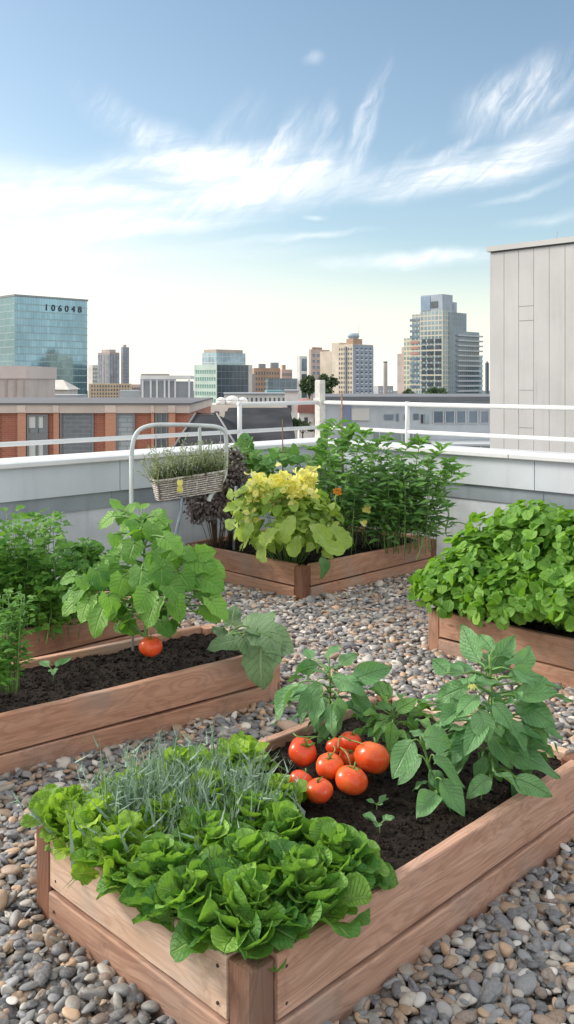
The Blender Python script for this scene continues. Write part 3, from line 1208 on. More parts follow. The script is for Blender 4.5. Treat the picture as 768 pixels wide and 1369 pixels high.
# --- white gabled shed roof
sh = empty('roof_shed', P(46, 541, 85) * 1.0, 0, 'small pale gabled shed on the roofs below the glass tower', 'shed')
sc = 85 / F
mb = MB()
mb.box(0, 45 * sc, 0, 4, -1, 20 * sc)
mb.build('wall', mt('shed_white', (.55, .52, .48), scale=1), sh)
mb = MB()
zr = 20 * sc + .01
mb.quad([(-.2, -.3, zr), (45 * sc + .2, -.3, zr), (45 * sc * .7, 2, zr + 13 * sc), (45 * sc * .3, 2, zr + 13 * sc)])
mb.quad([(45 * sc + .2, 4.3, zr), (-.2, 4.3, zr), (45 * sc * .3, 2, zr + 13 * sc), (45 * sc * .7, 2, zr + 13 * sc)])
mb.quad([(-.2, 4.3, zr), (-.2, -.3, zr), (45 * sc * .3, 2, zr + 13 * sc)])
mb.quad([(45 * sc + .2, -.3, zr), (45 * sc + .2, 4.3, zr), (45 * sc * .7, 2, zr + 13 * sc)])
mb.quad([(-.2, -.3, zr), (-.2, 4.3, zr), (45 * sc + .2, 4.3, zr), (45 * sc + .2, -.3, zr)])
mb.build('roof', mt('shed_roof', (.62, .58, .54), scale=1), sh)
mb = MB()
mb.box(.4, 38 * sc, -.06, -.001, 8 * sc, 13 * sc)
mb.build('window', dkglass, sh)
sh2 = Building('roof_block', 'low grey plant room beside the pale gabled shed', 53, 50, 104, 528, 75, mt('grey_roofing', (.36, .38, .40)), 0, depth=4)

# --- brick building with pilasters and window bays (frontal)
YB = 34.0
brick = mat_brick('red_brick', (.40, .13, .075), (.33, .105, .065), (.36, .25, .20))
pil = mat_brick('orange_brick', (.58, .27, .17), (.52, .24, .15), (.50, .33, .25))
band = mt('beige_band', (.55, .47, .42), scale=.6, rough=.9)
sB = YB / F
xb0 = P(-160, 0, YB).x
bb = empty('brick_building', (xb0, YB, GZ), 0, 'low red brick building with pale roof band and grey windows across the street', 'building')
ztop = P(0, 541, YB).z - GZ
zb = P(0, 552, YB).z - GZ
X_ = lambda px: P(px, 0, YB).x - xb0
def zz_(py): return P(0, py, YB).z - GZ
mb = MB()
mb.box(0, X_(252), .0, 10, 0, zb - .001)
wall_o = mb.build('wall', brick, bb)
mb = MB()
mb.box(-.1, X_(254), -.16, 10.1, zb, ztop)
mb.build('roof_band', band, bb)
mb = MB()
mb.box(-.15, X_(254) + .05, -.22, 10.2, ztop + .001, ztop + .07)
mb.build('roof_edge', mt('dark_flashing', (.14, .14, .15)), bb)
for (a, c) in ((-90, -78), (-40, -29), (25, 36), (73, 80), (142, 156), (203, 207), (226, 235)):
    mb = MB()
    mb.box(X_(a), X_(c), -.13, -.001, 0, zb - .002)
    mb.build('pilaster', pil, bb)
    mb = MB()
    mb.box(X_(a) - .01, X_(c) + .01, -.20, -.161, zb + .02, ztop - .02)
    mb.build('band_block', mt('band_block', (.64, .53, .47), scale=.6), bb)
frame_m = mt('window_frame_grey', (.20, .21, .22))
for (a, c, y0, y1, kind) in ((37, 65, 554, 640, 'blind'), (81, 126, 551, 640, 'tile'), (156, 181, 552, 640, 'block'), (208, 225, 549, 640, 'dark'), (-28, 0, 554, 640, 'blind'), (-76, -42, 553, 640, 'tile')):
    gm = {'blind': mat_glass('window_glass_bay', (.10, .12, .13), .1), 'tile': mat_brick('grey_tile_panel', (.20, .215, .235), (.17, .185, .20), (.25, .27, .28), .5),
          'block': mat_brick('glass_block', (.42, .46, .48), (.36, .41, .44), (.22, .25, .27), .45), 'dark': dkglass}[kind]
    mb = MB()
    mb.box(X_(a), X_(c), -.03, -.001, 0, zz_(y0))
    f = mb.build('window', gm, bb)
    mb = MB()
    for xx in (X_(a), X_(c) - .07):
        mb.box(xx, xx + .07, -.09, -.031, 0, zz_(y0))
    mb.box(X_(a) + .07, X_(c) - .07, -.09, -.031, zz_(y0) - .07, zz_(y0))
    if kind in ('blind', 'dark'):
        mb.box(X_((a + c) / 2) - .03, X_((a + c) / 2) + .03, -.08, -.031, 0, zz_(y0) - .07)
        mb.box(X_(a) + .07, X_(c) - .07, -.085, -.0312, zz_(587), zz_(579))
    fo = mb.build('window_frame', frame_m, f)
    if kind == 'blind':
        for q in ((a + 1.5, a + 11), (a + 14.5, a + 21)):
            mb = MB()
            mb.box(X_(q[0]), X_(q[1]), -.045, -.0315, zz_(572), zz_(y0 + 2))
            mb.build('blind', mt('window_blind', (.58, .60, .58)), f)
            mb = MB()
            mb.box(X_(q[0]), X_(q[1]), -.045, -.0315, zz_(620), zz_(588))
            mb.build('blind', mt('window_blind', (.58, .60, .58)), f)

# --- far twin towers left of centre
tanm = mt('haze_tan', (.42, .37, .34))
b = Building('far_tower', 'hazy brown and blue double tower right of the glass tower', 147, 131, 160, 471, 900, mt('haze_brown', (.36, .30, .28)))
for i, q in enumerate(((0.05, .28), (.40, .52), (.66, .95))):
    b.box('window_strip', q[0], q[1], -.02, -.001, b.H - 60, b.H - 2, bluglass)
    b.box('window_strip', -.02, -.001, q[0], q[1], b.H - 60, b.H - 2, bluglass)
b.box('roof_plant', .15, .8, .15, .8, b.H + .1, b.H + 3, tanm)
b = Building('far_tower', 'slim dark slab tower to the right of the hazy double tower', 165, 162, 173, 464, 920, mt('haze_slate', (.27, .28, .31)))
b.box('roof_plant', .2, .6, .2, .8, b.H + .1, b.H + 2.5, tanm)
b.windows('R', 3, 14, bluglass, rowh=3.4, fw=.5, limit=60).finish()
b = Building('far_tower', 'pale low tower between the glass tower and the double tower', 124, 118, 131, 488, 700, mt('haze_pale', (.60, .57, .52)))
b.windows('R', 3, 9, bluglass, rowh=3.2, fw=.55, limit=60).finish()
b = Building('apartment_block', 'tan apartment block with checkered windows below the double tower', 119, 116, 176, 513, 330, mt('block_tan', (.52, .40, .27)), 10)
b.windows('R', 14, 4, dkglass, rowh=1.35, fw=.55, fh=.6, ztop=b.H - .3, t=.05).finish()
b = Building('low_building', 'low grey flat block beside the white columned roof building', 160, 150, 187, 522, 210, mt('grey_roofing', (.36, .38, .40)), 10)
b = Building('low_building', 'small hazy pink block left of the white columned building', 176, 172, 190, 514, 420, mt('block_pink', (.50, .38, .34)), 10)
b.windows('R', 6, 2, dkglass, rowh=2, fw=.6, limit=40).finish()
# white columned plant room
b = Building('columned_building', 'grey flat building with white columns beyond the brick building', 190, 186, 254, 510, 120, mt('slate_grey', (.30, .32, .35)), 3)
for q in (0, .17, .30, .46, .55, .68, .97):
    b.box('column', q, q + .035, -.30 / b.wl, -.005 / b.wl, 0, b.H + .25, mt('column_white', (.74, .73, .71)))
b.box('roof_edge', -.02, 1.02, -.05, 1, b.H + .3, b.H + .8, mt('column_white', (.74, .73, .71)))
b = Building('long_hall', 'long grey curved roof hall behind the white columned building', 188, 186, 234, 503, 260, mt('slate_grey', (.30, .32, .35)), 5)
b.box('roof', .02, .8, .0, 1, b.H + .01, b.H + .7, mt('haze_tan', (.42, .37, .34)))

# --- green/navy office block
greenf = mt('pale_green_facade', (.46, .56, .50))
b = Building('office_block', 'office block with pale green left side and navy right side under a blue top', 290, 260, 332, 487, 380, greenf)
b.box('glass_front', .0, 1, -.012, -.001, 0, b.H - .2, mat_glass('navy_glass', (.05, .075, .10), .12, (2.2, 3.0, .08), (.12, .16, .18)))
b.windows('L', 9, 9, mat_glass('green_glass', (.16, .30, .27), .2), rowh=3.1, fw=.55, fh=.5, limit=90).finish()
b2 = mat_glass('blue_top_glass', (.30, .44, .50), .15, (2.4, 2.6, .12), (.45, .48, .5))
b.box('upper_storey', .04, .96, .06, .70, b.H + .05, b.H + 5, b2)
b.box('upper_storey', .06, .90, .10, .65, b.H + 5.05, b.H + 6.4, mt('tan_top', (.44, .38, .33)))
b.box('stair_tower', 1.005, 1.14, 0, .4, 0, b.H, mt('haze_pale', (.60, .57, .52)))
b.box('stair_tower', 1.145, 1.25, 0, .4, 0, b.H - 4, mt('haze_brown', (.36, .30, .28)))
b = Building('brown_block', 'brown brick apartment block right of the navy office block', 340, 337, 375, 492, 420, mt('block_brown', (.42, .28, .20)), 8)
b.windows('R', 9, 5, dkglass, rowh=2.5, fw=.5, fh=.5, limit=60).finish()
b.box('roof_plant', .2, .45, .1, .5, b.H, b.H + 2, mt('haze_slate', (.27, .28, .31)))
b.box('roof_plant', .66, .95, .1, .5, b.H, b.H + 2.6, mt('haze_slate', (.27, .28, .31)))
b = Building('brown_block', 'stepped pinkish brick block behind the blue box building', 377, 374, 391, 494, 460, mt('block_pink', (.50, .38, .34)), 8)
b.windows('R', 5, 4, dkglass, rowh=2.6, fw=.5, limit=40).finish()
b.box('roof_plant', .1, .4, .1, .5, b.H, b.H + 2.4, mt('block_brown', (.42, .28, .20)))
b = Building('box_building', 'dark blue grey box building in front of the brown blocks', 358, 355, 397, 506, 300, mat_glass('box_glass', (.12, .17, .20), .25, (2, 2, .1), (.2, .24, .26)), 5)
b = Building('white_house', 'long white low house below the navy office block', 300, 296, 392, 527, 150, mt('white_wall', (.68, .66, .62)), 4)
b.windows('R', 14, 1, dkglass, rowh=1.5, fw=.4, fh=.45, limit=40, ztop=b.H - .2, t=.05).finish()
b.box('roof', -.01, 1.01, -.05, 1.05, b.H + .01, b.H + .15, mt('slate_grey', (.30, .32, .35)))
b = Building('teal_shed', 'flat teal shed beneath the dark blue box building', 357, 352, 380, 522, 200, mt('teal_wall', (.17, .32, .34)), 4)
b = Building('slab_tower', 'narrow white slab tower with one dark glazed side', 401, 397, 411, 476, 300, mt('white_wall', (.68, .66, .62)))
b.box('window', .25, .95, -.03, -.001, b.H - 5, b.H - .8, bluglass)
b.box('window', .25, .95, -.03, -.001, b.H - 14, b.H - 6, dkglass)
b = Building('tan_tower', 'tan tower with two window columns beside the tall beige tower', 416, 413, 441, 467, 480, mt('block_tan_pink', (.53, .43, .38)))
b.windows('R', 4, 7, bluglass, rowh=3.2, fw=.55, fh=.45, limit=60).finish()
b.box('roof_plant', .1, .6, .1, .5, b.H, b.H + 1.2, mt('block_brown', (.42, .28, .20)))
b.box('glass_panel', .45, .95, -.03, -.013, b.H - 22, b.H - 13, bluglass)

# --- tall beige tower with roof tank
beige = mt('beige_tower', (.58, .50, .40))
blueface = mt('blue_grey_face', (.30, .35, .41))
b = Building('apartment_tower', 'tall beige and blue grey tower with a round tank on its roof', 472, 452, 499, 460, 420, beige)
b.box('side_panel', 0, 1, -.02, -.001, 0, b.H - .2, blueface)
b.windows('L', 6, 11, dkglass, rowh=2.25, fw=.38, fh=.5, limit=100)
b.windows('R', 4, 11, mt('pale_balcony', (.55, .58, .6)), x0=.08, rowh=2.25, fw=.5, fh=.28, limit=100, ztop=b.H - 1.6, t=.55)
b.windows('R', 4, 11, dkglass, x0=.08, rowh=2.25, fw=.28, fh=.5, limit=120, t=.5)
b.finish()
b.box('wing', 1.005, 1.10, .1, .9, 0, b.H - 1.5, mt('block_pink', (.50, .38, .34)))
b.box('wing', .05, .6, 1.005, 1.5, 0, b.H + 1, mt('beige_light', (.62, .55, .45)))
b.box('wing', .05, .6, 1.505, 2.3, 0, b.H - 3, mt('beige_tower', (.58, .50, .40)))
b.box('fin', -.04, -.003, .42, .5, 0, b.H - 1, mt('haze_slate', (.27, .28, .31)))
b.box('roof_plant', .05, .50, .05, .5, b.H, b.H + 2.6, mt('block_brown', (.42, .28, .20)))
mb = MB()
cx, cy = b.wr * .25, b.wl * .3
mb.tube([(cx, cy, b.H + 2.6), (cx, cy, b.H + 3.3), (cx, cy, b.H + 3.4)], 2.4, 2.4, 16)
mb.tube([(cx, cy, b.H + 3.4), (cx, cy, b.H + 5.2)], 2.9, 2.6, 16)
mb.build('tank', mt('tank_blue', (.42, .50, .55)), b.e, True)
mb = MB()
mb.tube([(b.wr * .5, 3, b.H), (b.wr * .5, 3, b.H + 10)], .12, .05, 5)
mb.build('antenna', mt('dark_trim', (.24, .27, .28)), b.e)
# chimney stack and low blocks beside
ch = empty('chimney_stack', (P(515.5, 0, 300).x, 300, GZ), 0, 'lone slim concrete chimney between the beige tower and the stepped tower', 'chimney')
mb = MB()
hh = P(0, 485, 300).z - GZ
mb.tube([(0, 0, 0), (0, 0, hh * .98), (0, 0, hh)], .75, .62, 14)
mb.build('shaft', mt('chimney_conc', (.40, .36, .33)), ch, True)
mb = MB()
mb.tube([(0, 0, hh + .01), (0, 0, hh + .5)], .72, .72, 14)
mb.build('cap', mt('dark_trim', (.24, .27, .28)), ch, True)
b = Building('low_building', 'low dark windowed block at the foot of the lone chimney', 506, 503, 526, 516, 360, mt('haze_slate2', (.33, .34, .36)), 5)
b.windows('R', 5, 2, lightglass, rowh=2, fw=.5, limit=40).finish()

# --- stepped tower
warm = mt('stepped_warm', (.58, .52, .42))
glassy = mat_glass('stepped_glass', (.24, .33, .36), .12, (2.6, 2.9, .2), (.52, .47, .37), var=.3, nscale=.05)
darkg = mat_glass('stepped_dark_glass', (.13, .19, .24), .12, (2.0, 2.9, .16), (.22, .27, .30), var=.35, nscale=.05)
YS = 520
st_e = empty('stepped_tower', (P(592, 0, YS).x, YS, GZ), R(45), 'tallest stepped glass tower with grey top and setbacks beside the grey panelled building', 'building')
C0 = P(592, 0, YS)
RR, LL = (S2, S2), (-S2, S2)
def lx(px): return solve(C0.x, C0.y, RR, px)          # distance along right face
def ly(px): return solve(C0.x, C0.y, LL, px)
def hz(py): return P(0, py, YS).z - GZ
def stbox(name, x0, x1, y0, y1, pt, mat, par=st_e, z0=0):
    mb = MB()
    mb.box(x0, x1, y0, y1, z0, hz(pt))
    return mb.build(name, mat, par)
main = stbox('main_block', 0, lx(608), 0, ly(562), 415, glassy)
stbox('dark_corner', lx(600), lx(608) + .2, -.3, -.01, 416, darkg)
stbox('top_block', .3, lx(606), .3, ly(562) - .3, 393, mt('top_grey', (.34, .39, .44)), z0=hz(415) + .05)
mb = MB()
mb.box(.1, .29, 3.5, 8.5, hz(411), hz(402))
mb.build('top_opening', dkglass, st_e)
stbox('top_panel', .05, .28, ly(575), ly(562) - .4, 394.5, mt('top_blue', (.24, .33, .43)), z0=hz(414))
stbox('setback', lx(608) + .01, lx(613), 1, 14, 402, mt('top_grey', (.34, .39, .44)))
stbox('setback', .8, lx(600), ly(562) + .01, ly(550), 418, glassy)
stbox('setback', 1.6, lx(600), ly(550) + .01, ly(538), 450, mat_glass('stepped_warm_glass', (.32, .38, .34), .15, (2.6, 2.9, .25), (.58, .53, .38)))
stbox('setback', 3, lx(600), ly(538) + .01, ly(533), 462, mt('block_pink', (.50, .38, .34)))
stbox('setback', 4, lx(600), ly(533) + .01, ly(526), 471, mt('haze_tan', (.42, .37, .34)))
stbox('setback', lx(608) + .2, lx(625), .5, 12, 416, darkg)
stbox('setback', lx(625) + .01, lx(643), 1, 14, 441, darkg)
stbox('setback', lx(643) + .01, lx(649), 2, 14, 475, mat_glass('teal_side_glass', (.22, .36, .38), .2))
n = 0
balc = mt('balcony_conc', (.45, .48, .50))
for j in range(13):                     # balconies on the right side, window bays on the left
    z = hz(448) - j * 3.0
    mb = MB()
    mb.box(lx(611), lx(644), -1.2, -.05 if False else .45, z, z + .9)
    mb.build('balcony', balc, st_e)
for j in range(9):
    for i in range(3):
        mb = MB()
        y0 = 1.0 + i * 5.6
        mb.box(-.25, -.02, y0, y0 + (2.4 if i == 2 else 4.2), hz(458) - j * 3.6, hz(458) - j * 3.6 + 2.3)
        mb.build('window_bay', dkglass, st_e)
for j in range(13):
    mb = MB()
    z = hz(424) - j * 3.3
    mb.box(.55, .79, ly(562) + 1.5, ly(562) + 8, z - 1.5, z)
    mb.build('balcony', mt('red_brown', (.40, .22, .18)) if j in (4, 5, 6) else bluglass, st_e)
b = Building('far_tower', 'very thin dark tower just left of the grey panelled building', 651, 649, 654, 485, 600, mt('dark_navy', (.10, .13, .16)))
b.box('roof_plant', .2, .8, .2, .8, b.H, b.H + 1, tanm)

# --- long grey building behind the right parapet
lgm = mt('long_grey', (.50, .54, .57), scale=.8, rough=.85)
YL = 40
b = Building('grey_office', 'long low pale grey building with square windows beyond the right parapet', 430, 428, 700, 536, YL, lgm, 0, depth=12)
hL = b.H
def lX(px): return P(px, 0, YL).x - b.e.location.x
def lZ(py): return P(0, py, YL).z - GZ
def lbox(name, x0, x1, y0, y1, pb, pt, mat, par=None):
    mb = MB()
    mb.box(lX(x0), lX(x1), y0, y1, lZ(pb), lZ(pt))
    return mb.build(name, mat, par or b.e)
lbox('roof_edge', 426, 702, -.35, 8, 535.9, 530, mt('roof_dark', (.15, .16, .175), scale=1))
for (x0, x1) in ((580, 592), (596, 607), (611, 622), (627, 638), (643, 653), (660, 671)):
    w_ = lbox('window', x0, x1, -.05, -.001, 565, 550, bluglass)
    mb = MB()
    for q in ((x0 - .8, x0), (x1, x1 + .8)):
        mb.box(lX(q[0]), lX(q[1]), -.08, -.002, lZ(566), lZ(549))
    mb.box(lX(x0), lX(x1), -.08, -.0505, lZ(566), lZ(565.2))
    mb.build('window_frame', mt('frame_pale', (.62, .64, .66)), w_)
for (x0, x1, y0, y1, m_) in ((514, 526, 561, 554, bluglass), (530, 533, 563, 553, bluglass), (553, 560, 561, 553, bluglass), (568, 574, 566, 553, lightglass), (541, 544, 562, 554, dkglass), (563, 566, 566, 554, dkglass)):
    lbox('window', x0, x1, -.05, -.001, y0, y1, m_)
lbox('door', 470, 494, -.06, -.001, 562, 546, mt('white_wall', (.68, .66, .62)))
lbox('pilaster', 459, 469, -.12, -.001, 600, 537, mt('blue_pil', (.24, .29, .42)))
lbox('canopy', 570, 655, -3, -.001, 590, 587.5, mt('canopy_grey', (.45, .48, .5)))
lbox('glazed_front', 575, 655, -.06, -.001, 612, 591, mat_glass('green_front', (.10, .17, .17), .12, (1.4, .9, .06), (.4, .44, .44)))
lbox('glazed_front', 500, 560, -.06, -.001, 610, 576, mat_glass('pale_front', (.30, .36, .36), .15, (.5, .9, .1), (.5, .52, .52)))

# roof-top tree & dark dome between
# --- big grey panelled building at right (face parallel to the right parapet)
gp = mt('panel_grey', (.50, .49, .485), streak=.35, scale=.9, rough=.8, var=.07)
C = P(655, 330, 16)
pb = empty('panelled_building', (C.x, C.y, GZ), R(-45), 'tall windowless grey panelled building at the right edge', 'building')
H = C.z - GZ
mb = MB()
mb.box(0, 8, 0.03, 6, 0, H - .1)
mb.build('wall', mt('panel_joint', (.28, .27, .265)), pb)
pw = .29
x = 0.0
i = 0
rr = random.Random(3)
while x < 8:
    mb = MB()
    cuts = [0, H - .12]
    if i in (2, 9):
        cuts = [0, H - 3.0 - .1 * i, H - 2.55, H - 1.35, H - 1.1 + 0 * i, H - .12]
    for a, c in zip(cuts[:-1], cuts[1:]):
        mb.box(x + .004, min(x + pw, 8) - .004, 0, .029, a + .004, c - .003)
    mb.build('panel', gp, pb)
    x += pw
    i += 1
mb = MB()
mb.box(-.04, 8.04, -.05, 6.05, H - .09, H + .0)
mb.build('roof_edge', mt('panel_cap', (.50, .49, .48)), pb)
mb = MB()
mb.tube([(.95, .6, H), (1.0, .6, H + .25)], .006, .003, 5)
mb.build('antenna', mt('dark_trim', (.24, .27, .28)), pb)


# --- dark slate hip roofs just beyond the left parapet
slate = mt('slate_roof', (.045, .047, .052), scale=1.2, rough=.9, var=.3, spec=.1)
def hip_house(label, x0, x1, y0, y1, rx0, rx1, zr, ze, wallm, ridge=False):
    e = empty('slate_roof_house', (x0, y0, GZ), 0, label, 'house')
    ze -= GZ
    zr -= GZ
    w_, d_ = x1 - x0, y1 - y0
    mb = MB()
    mb.box(.3, w_ - .3, .3, d_ - .3, 0, ze - .01)
    mb.build('wall', wallm, e)
    a, c = rx0 - x0, rx1 - x0
    m_ = d_ / 2
    mb = MB()
    mb.quad([(0, 0, ze), (w_, 0, ze), (c, m_, zr), (a, m_, zr)])
    mb.quad([(w_, d_, ze), (0, d_, ze), (a, m_, zr), (c, m_, zr)])
    mb.quad([(0, d_, ze), (0, 0, ze), (a, m_, zr)])
    mb.quad([(w_, 0, ze), (w_, d_, ze), (c, m_, zr)])
    mb.quad([(0, 0, ze), (0, d_, ze), (w_, d_, ze), (w_, 0, ze)])
    mb.build('roof', slate, e)
    if ridge:
        mb = MB()
        mb.tube([(0, 0, ze + .03), (a, m_, zr + .03), (c, m_, zr + .03), (w_, 0, ze + .03)], .03, sides=6)
        mb.build('ridge_tiles', mt('ridge_pale', (.22, .22, .225)), e, True)
    return e
hip_house('dark slate hipped roof with pale ridge lines right of the brick building', P(232, 0, 22).x, P(318, 0, 22).x, 22, 30, P(262, 0, 26).x, P(290, 0, 26).x, P(0, 554, 26).z, P(0, 600, 22).z, mt('wall_tan', (.4, .34, .28)), True)
hip_house('larger dark slate hipped roof left of the corner post', P(282, 0, 26).x, P(396, 0, 26).x, 26, 36, P(306, 0, 31).x, P(388, 0, 31).x, P(0, 545, 31).z, P(0, 592, 26).z, mt('wall_tan', (.4, .34, .28)))
b = Building('low_building', 'low cream flat roofed building behind the slate roofs', 250, 246, 400, 541, 60, mt('cream_wall', (.60, .56, .50), scale=.5), 0, depth=5)
b.windows('R', 10, 1, dkglass, rowh=1.0, fw=.4, fh=.5, limit=20, ztop=b.H - .2, t=.05)
# red roofed building beside the corner post, white gable, white rooftop vents
b = Building('red_roof_building', 'building with curved red roofs behind the thick corner post', 400, 397, 472, 552, 48, mt('white_wall', (.68, .66, .62)), 0, depth=6)
redm = mt('red_roof', (.32, .14, .115), scale=.7, var=.2)
for (p0, p1, top) in ((398, 424, 536), (446, 470, 535)):
    mb = MB()
    x0, x1 = P(p0, 0, 48).x - b.e.location.x, P(p1, 0, 48).x - b.e.location.x
    n = 12
    hh = (552 - top) * 48 / F
    arc = [(x0 + (x1 - x0) * (.5 - .5 * math.cos(PI * k / n)), hh * math.sin(PI * k / n) ** .4 + b.H + .01) for k in range(n + 1)]
    for k in range(n):
        mb.quad([(arc[k][0], -.2, arc[k][1]), (arc[k + 1][0], -.2, arc[k + 1][1]), (arc[k + 1][0], 6, arc[k + 1][1]), (arc[k][0], 6, arc[k][1])])
    mb.quad([(a_[0], -.2, a_[1]) for a_ in arc])
    mb.build('roof', redm, b.e)
b.windows('R', 5, 1, dkglass, rowh=.7, fw=.35, fh=.6, limit=20, ztop=b.H - .1, t=.03)
b = Building('white_house', 'white gable walled house left of the red roofs', 381, 378, 399, 524, 55, mt('white_wall2', (.70, .69, .67), scale=.7), 0, depth=5)
b.box('window', .2, .5, -.02, -.001, b.H - 1.2, b.H - .6, dkglass)
b.box('roof', -.05, 1.05, -.03, 1.02, b.H + .01, b.H + .1, mt('slate_grey', (.30, .32, .35)))
for i, (px, py, s_, lb) in enumerate(((296, 533, 7, 'leftmost'), (311, 531, 10, 'middle'), (325, 534, 7, 'rightmost'))):
    vt = empty('roof_vent', P(px, 541, 58), 0, lb + ' of the three white domed vents on the cream roof', 'vent', 'white domed vents on the cream roof')
    r_ = s_ * 58 / F
    mb = MB()
    mb.tube([(0, 0, 0), (0, 0, .25)], r_, r_, 14)
    mb.build('base', mt('white_wall2', (.7, .69, .67)), vt, True)
    mb = MB()
    mb.tube([(0, 0, .25 + r_ * .7 * math.sin(q)) for q in (0.01, .4, .8, 1.2, 1.5)], r_, r_ * .1, 14)
    me_ = mb.v
    rings = 5
    for k, q in enumerate((0.0, .45, .85, 1.2, 1.5)):
        for j in range(14):
            x, y, z = me_[k * 14 + j]
            l_ = math.hypot(x, y)
            me_[k * 14 + j] = (x / l_ * r_ * math.cos(q), y / l_ * r_ * math.cos(q), z)
    mb.build('dome', mt('dome_white', (.78, .78, .77)), vt, True)


# --- trees in the distance
def far_tree(label, px, py_top, py_base, Y, wpx, seed, n=1300):
    r = rng_of(seed)
    base = P(px, py_base, Y)
    top = P(px, py_top, Y)
    hh = top.z - base.z
    wd = wpx * Y / F / 2
    e = empty('tree', (base.x, Y, base.z - 6), 0, label, 'tree')
    mb = MB()
    mb.tube([(base.x, Y, base.z - 6), (base.x, Y, base.z), (base.x + wd * .1, Y, base.z + hh * .6)], hh * .05, hh * .02, 7)
    for k in range(4):
        a = k * 1.6
        mb.tube([(base.x, Y, base.z), (base.x + math.cos(a) * wd * .6, Y + math.sin(a) * wd * .6, base.z + hh * .7)], hh * .025, hh * .008, 5)
    stems_build(mb, e, 'stem_brown', 'trunk')
    L = Leaves()
    cl = r.normal(0, 1, (14, 3))
    cl = unit(cl) * r.uniform(.2, .8, (14, 1))
    k = r.integers(0, 14, n)
    p = cl[k] + r.normal(0, .13, (n, 3))
    pos = np.array([base.x, Y, base.z + hh * .5]) + p * np.array([wd, wd, hh * .5])
    d = r.normal(0, 1, (n, 3))
    L.add('round', pos, d, r.normal(0, 1, (n, 3)) + [0, 0, 1], hh * .12, hh * .10, r.random(n), r)
    L.build('crown', M['far_leaf'], e)


far_tree('dark tree left of the narrow gap under the tan tower', 414, 499, 532, 150, 26, 1)
far_tree('dark rounded tree at the foot of the tall beige tower', 436, 501, 532, 150, 34, 2)
far_tree('dark blue green rounded tree at the foot of the stepped tower', 583, 517, 535, 200, 36, 3)
far_tree('small pale green tree left of the rounded tree by the stepped tower', 545, 520, 535, 210, 30, 4)
far_tree('leafy green tree between the slate roof and the corner post', 405, 556, 580, 30, 46, 5, 900)

# blocks out of frame to the right, mirrored in the tower glass
for i, (X, Y, w_, d_, h_) in enumerate(((420, 300, 40, 60, 45), (430, 380, 40, 50, 36), (445, 450, 30, 30, 62), (430, 500, 50, 70, 40), (420, 600, 40, 60, 33), (440, 240, 40, 50, 30))):
    e = empty('city_block', (X, Y, GZ), 0, 'dark city block far to the right, seen mirrored in the glass tower', 'building', 'blocks mirrored in the glass tower')
    mb = MB()
    mb.box(0, w_, 0, d_, 0, h_)
    mb.build('wall', mt('mirror_block', (.10, .13, .13)), e)
    mb = MB()
    mb.box(5, w_ - 8, 5, d_ * .6, h_ + .01, h_ + 6)
    mb.build('roof_plant', mt('mirror_block', (.10, .13, .13)), e)

#PLANTS#
# ================================================================== PLANTS
UP = np.array([0, 0, 1.0])


def tube_pts(a, b, sag=0.0, n=6, side=None):
    a, b = Vector(a), Vector(b)
    out = []
    for i in range(n + 1):
        t = i / n
        p = a.lerp(b, t)
        p.z += sag * math.sin(PI * t)
        if side is not None:
            p += Vector(side) * math.sin(PI * t)
        out.append(p)
    return out


def rosette(label, pos, rad, seed, mat, n=34, tone=(.2, .9), kind='lettuce', height=1.0, group='lettuces in the nearest planter', name='lettuce', wide=1.0):
    """head of leaves: upright and small inside, spreading and large outside"""
    r = rng_of(seed)
    e = empty(name, pos, 0, label, 'lettuce', group)
    i = np.arange(n)
    f = (i + .5) / n                               # 0 inner .. 1 outer
    yaw = i * 2.399 + r.normal(0, .25, n)
    pitch = (1.35 - 1.05 * f ** .9) * height + r.normal(0, .26, n)
    yaw = yaw + r.normal(0, .3, n)
    L = rad * (.26 + .38 * f ** .8) * r.uniform(.65, 1.35, n)
    out = np.stack([np.cos(yaw), np.sin(yaw), np.zeros(n)], -1)
    d = out * np.cos(pitch)[:, None] + UP * np.sin(pitch)[:, None]
    nor = -out * np.sin(pitch)[:, None] + UP * np.cos(pitch)[:, None]
    nor = nor + r.normal(0, .38, (n, 3))
    p = np.array(pos) + out * (rad * .66 * f * r.uniform(.3, 1.2, n))[:, None] + UP * ((.03 + .06 * (1 - f)) * rad / .12 * r.uniform(.4, 1.3, n))[:, None]
    tn = tone[0] + (tone[1] - tone[0]) * (1 - f) ** .8 * r.uniform(.55, 1.1, n)
    bright = r.random(n) > .8
    tn = np.where(bright, tn + .35, tn) - .35 * (r.random(n) > .65)
    lv = Leaves()
    kk = r.random(n) < (.75 if mat == 'spinach' else .3)
    wd = L * r.uniform(.8, 1.1, n) * wide
    for sel, kd in ((kk, 'butter'), (~kk, kind)):
        lv.add(kd, p[sel], d[sel], nor[sel], L[sel], wd[sel], np.clip(tn, 0, 1)[sel], r)
    lv.build('leaves', M[mat], e)
    mb = MB()
    mb.tube([Vector(pos) + Vector((0, 0, -.01)), Vector(pos) + Vector((0, 0, .035))], .012, .008, 6)
    stems_build(mb, e)
    return e


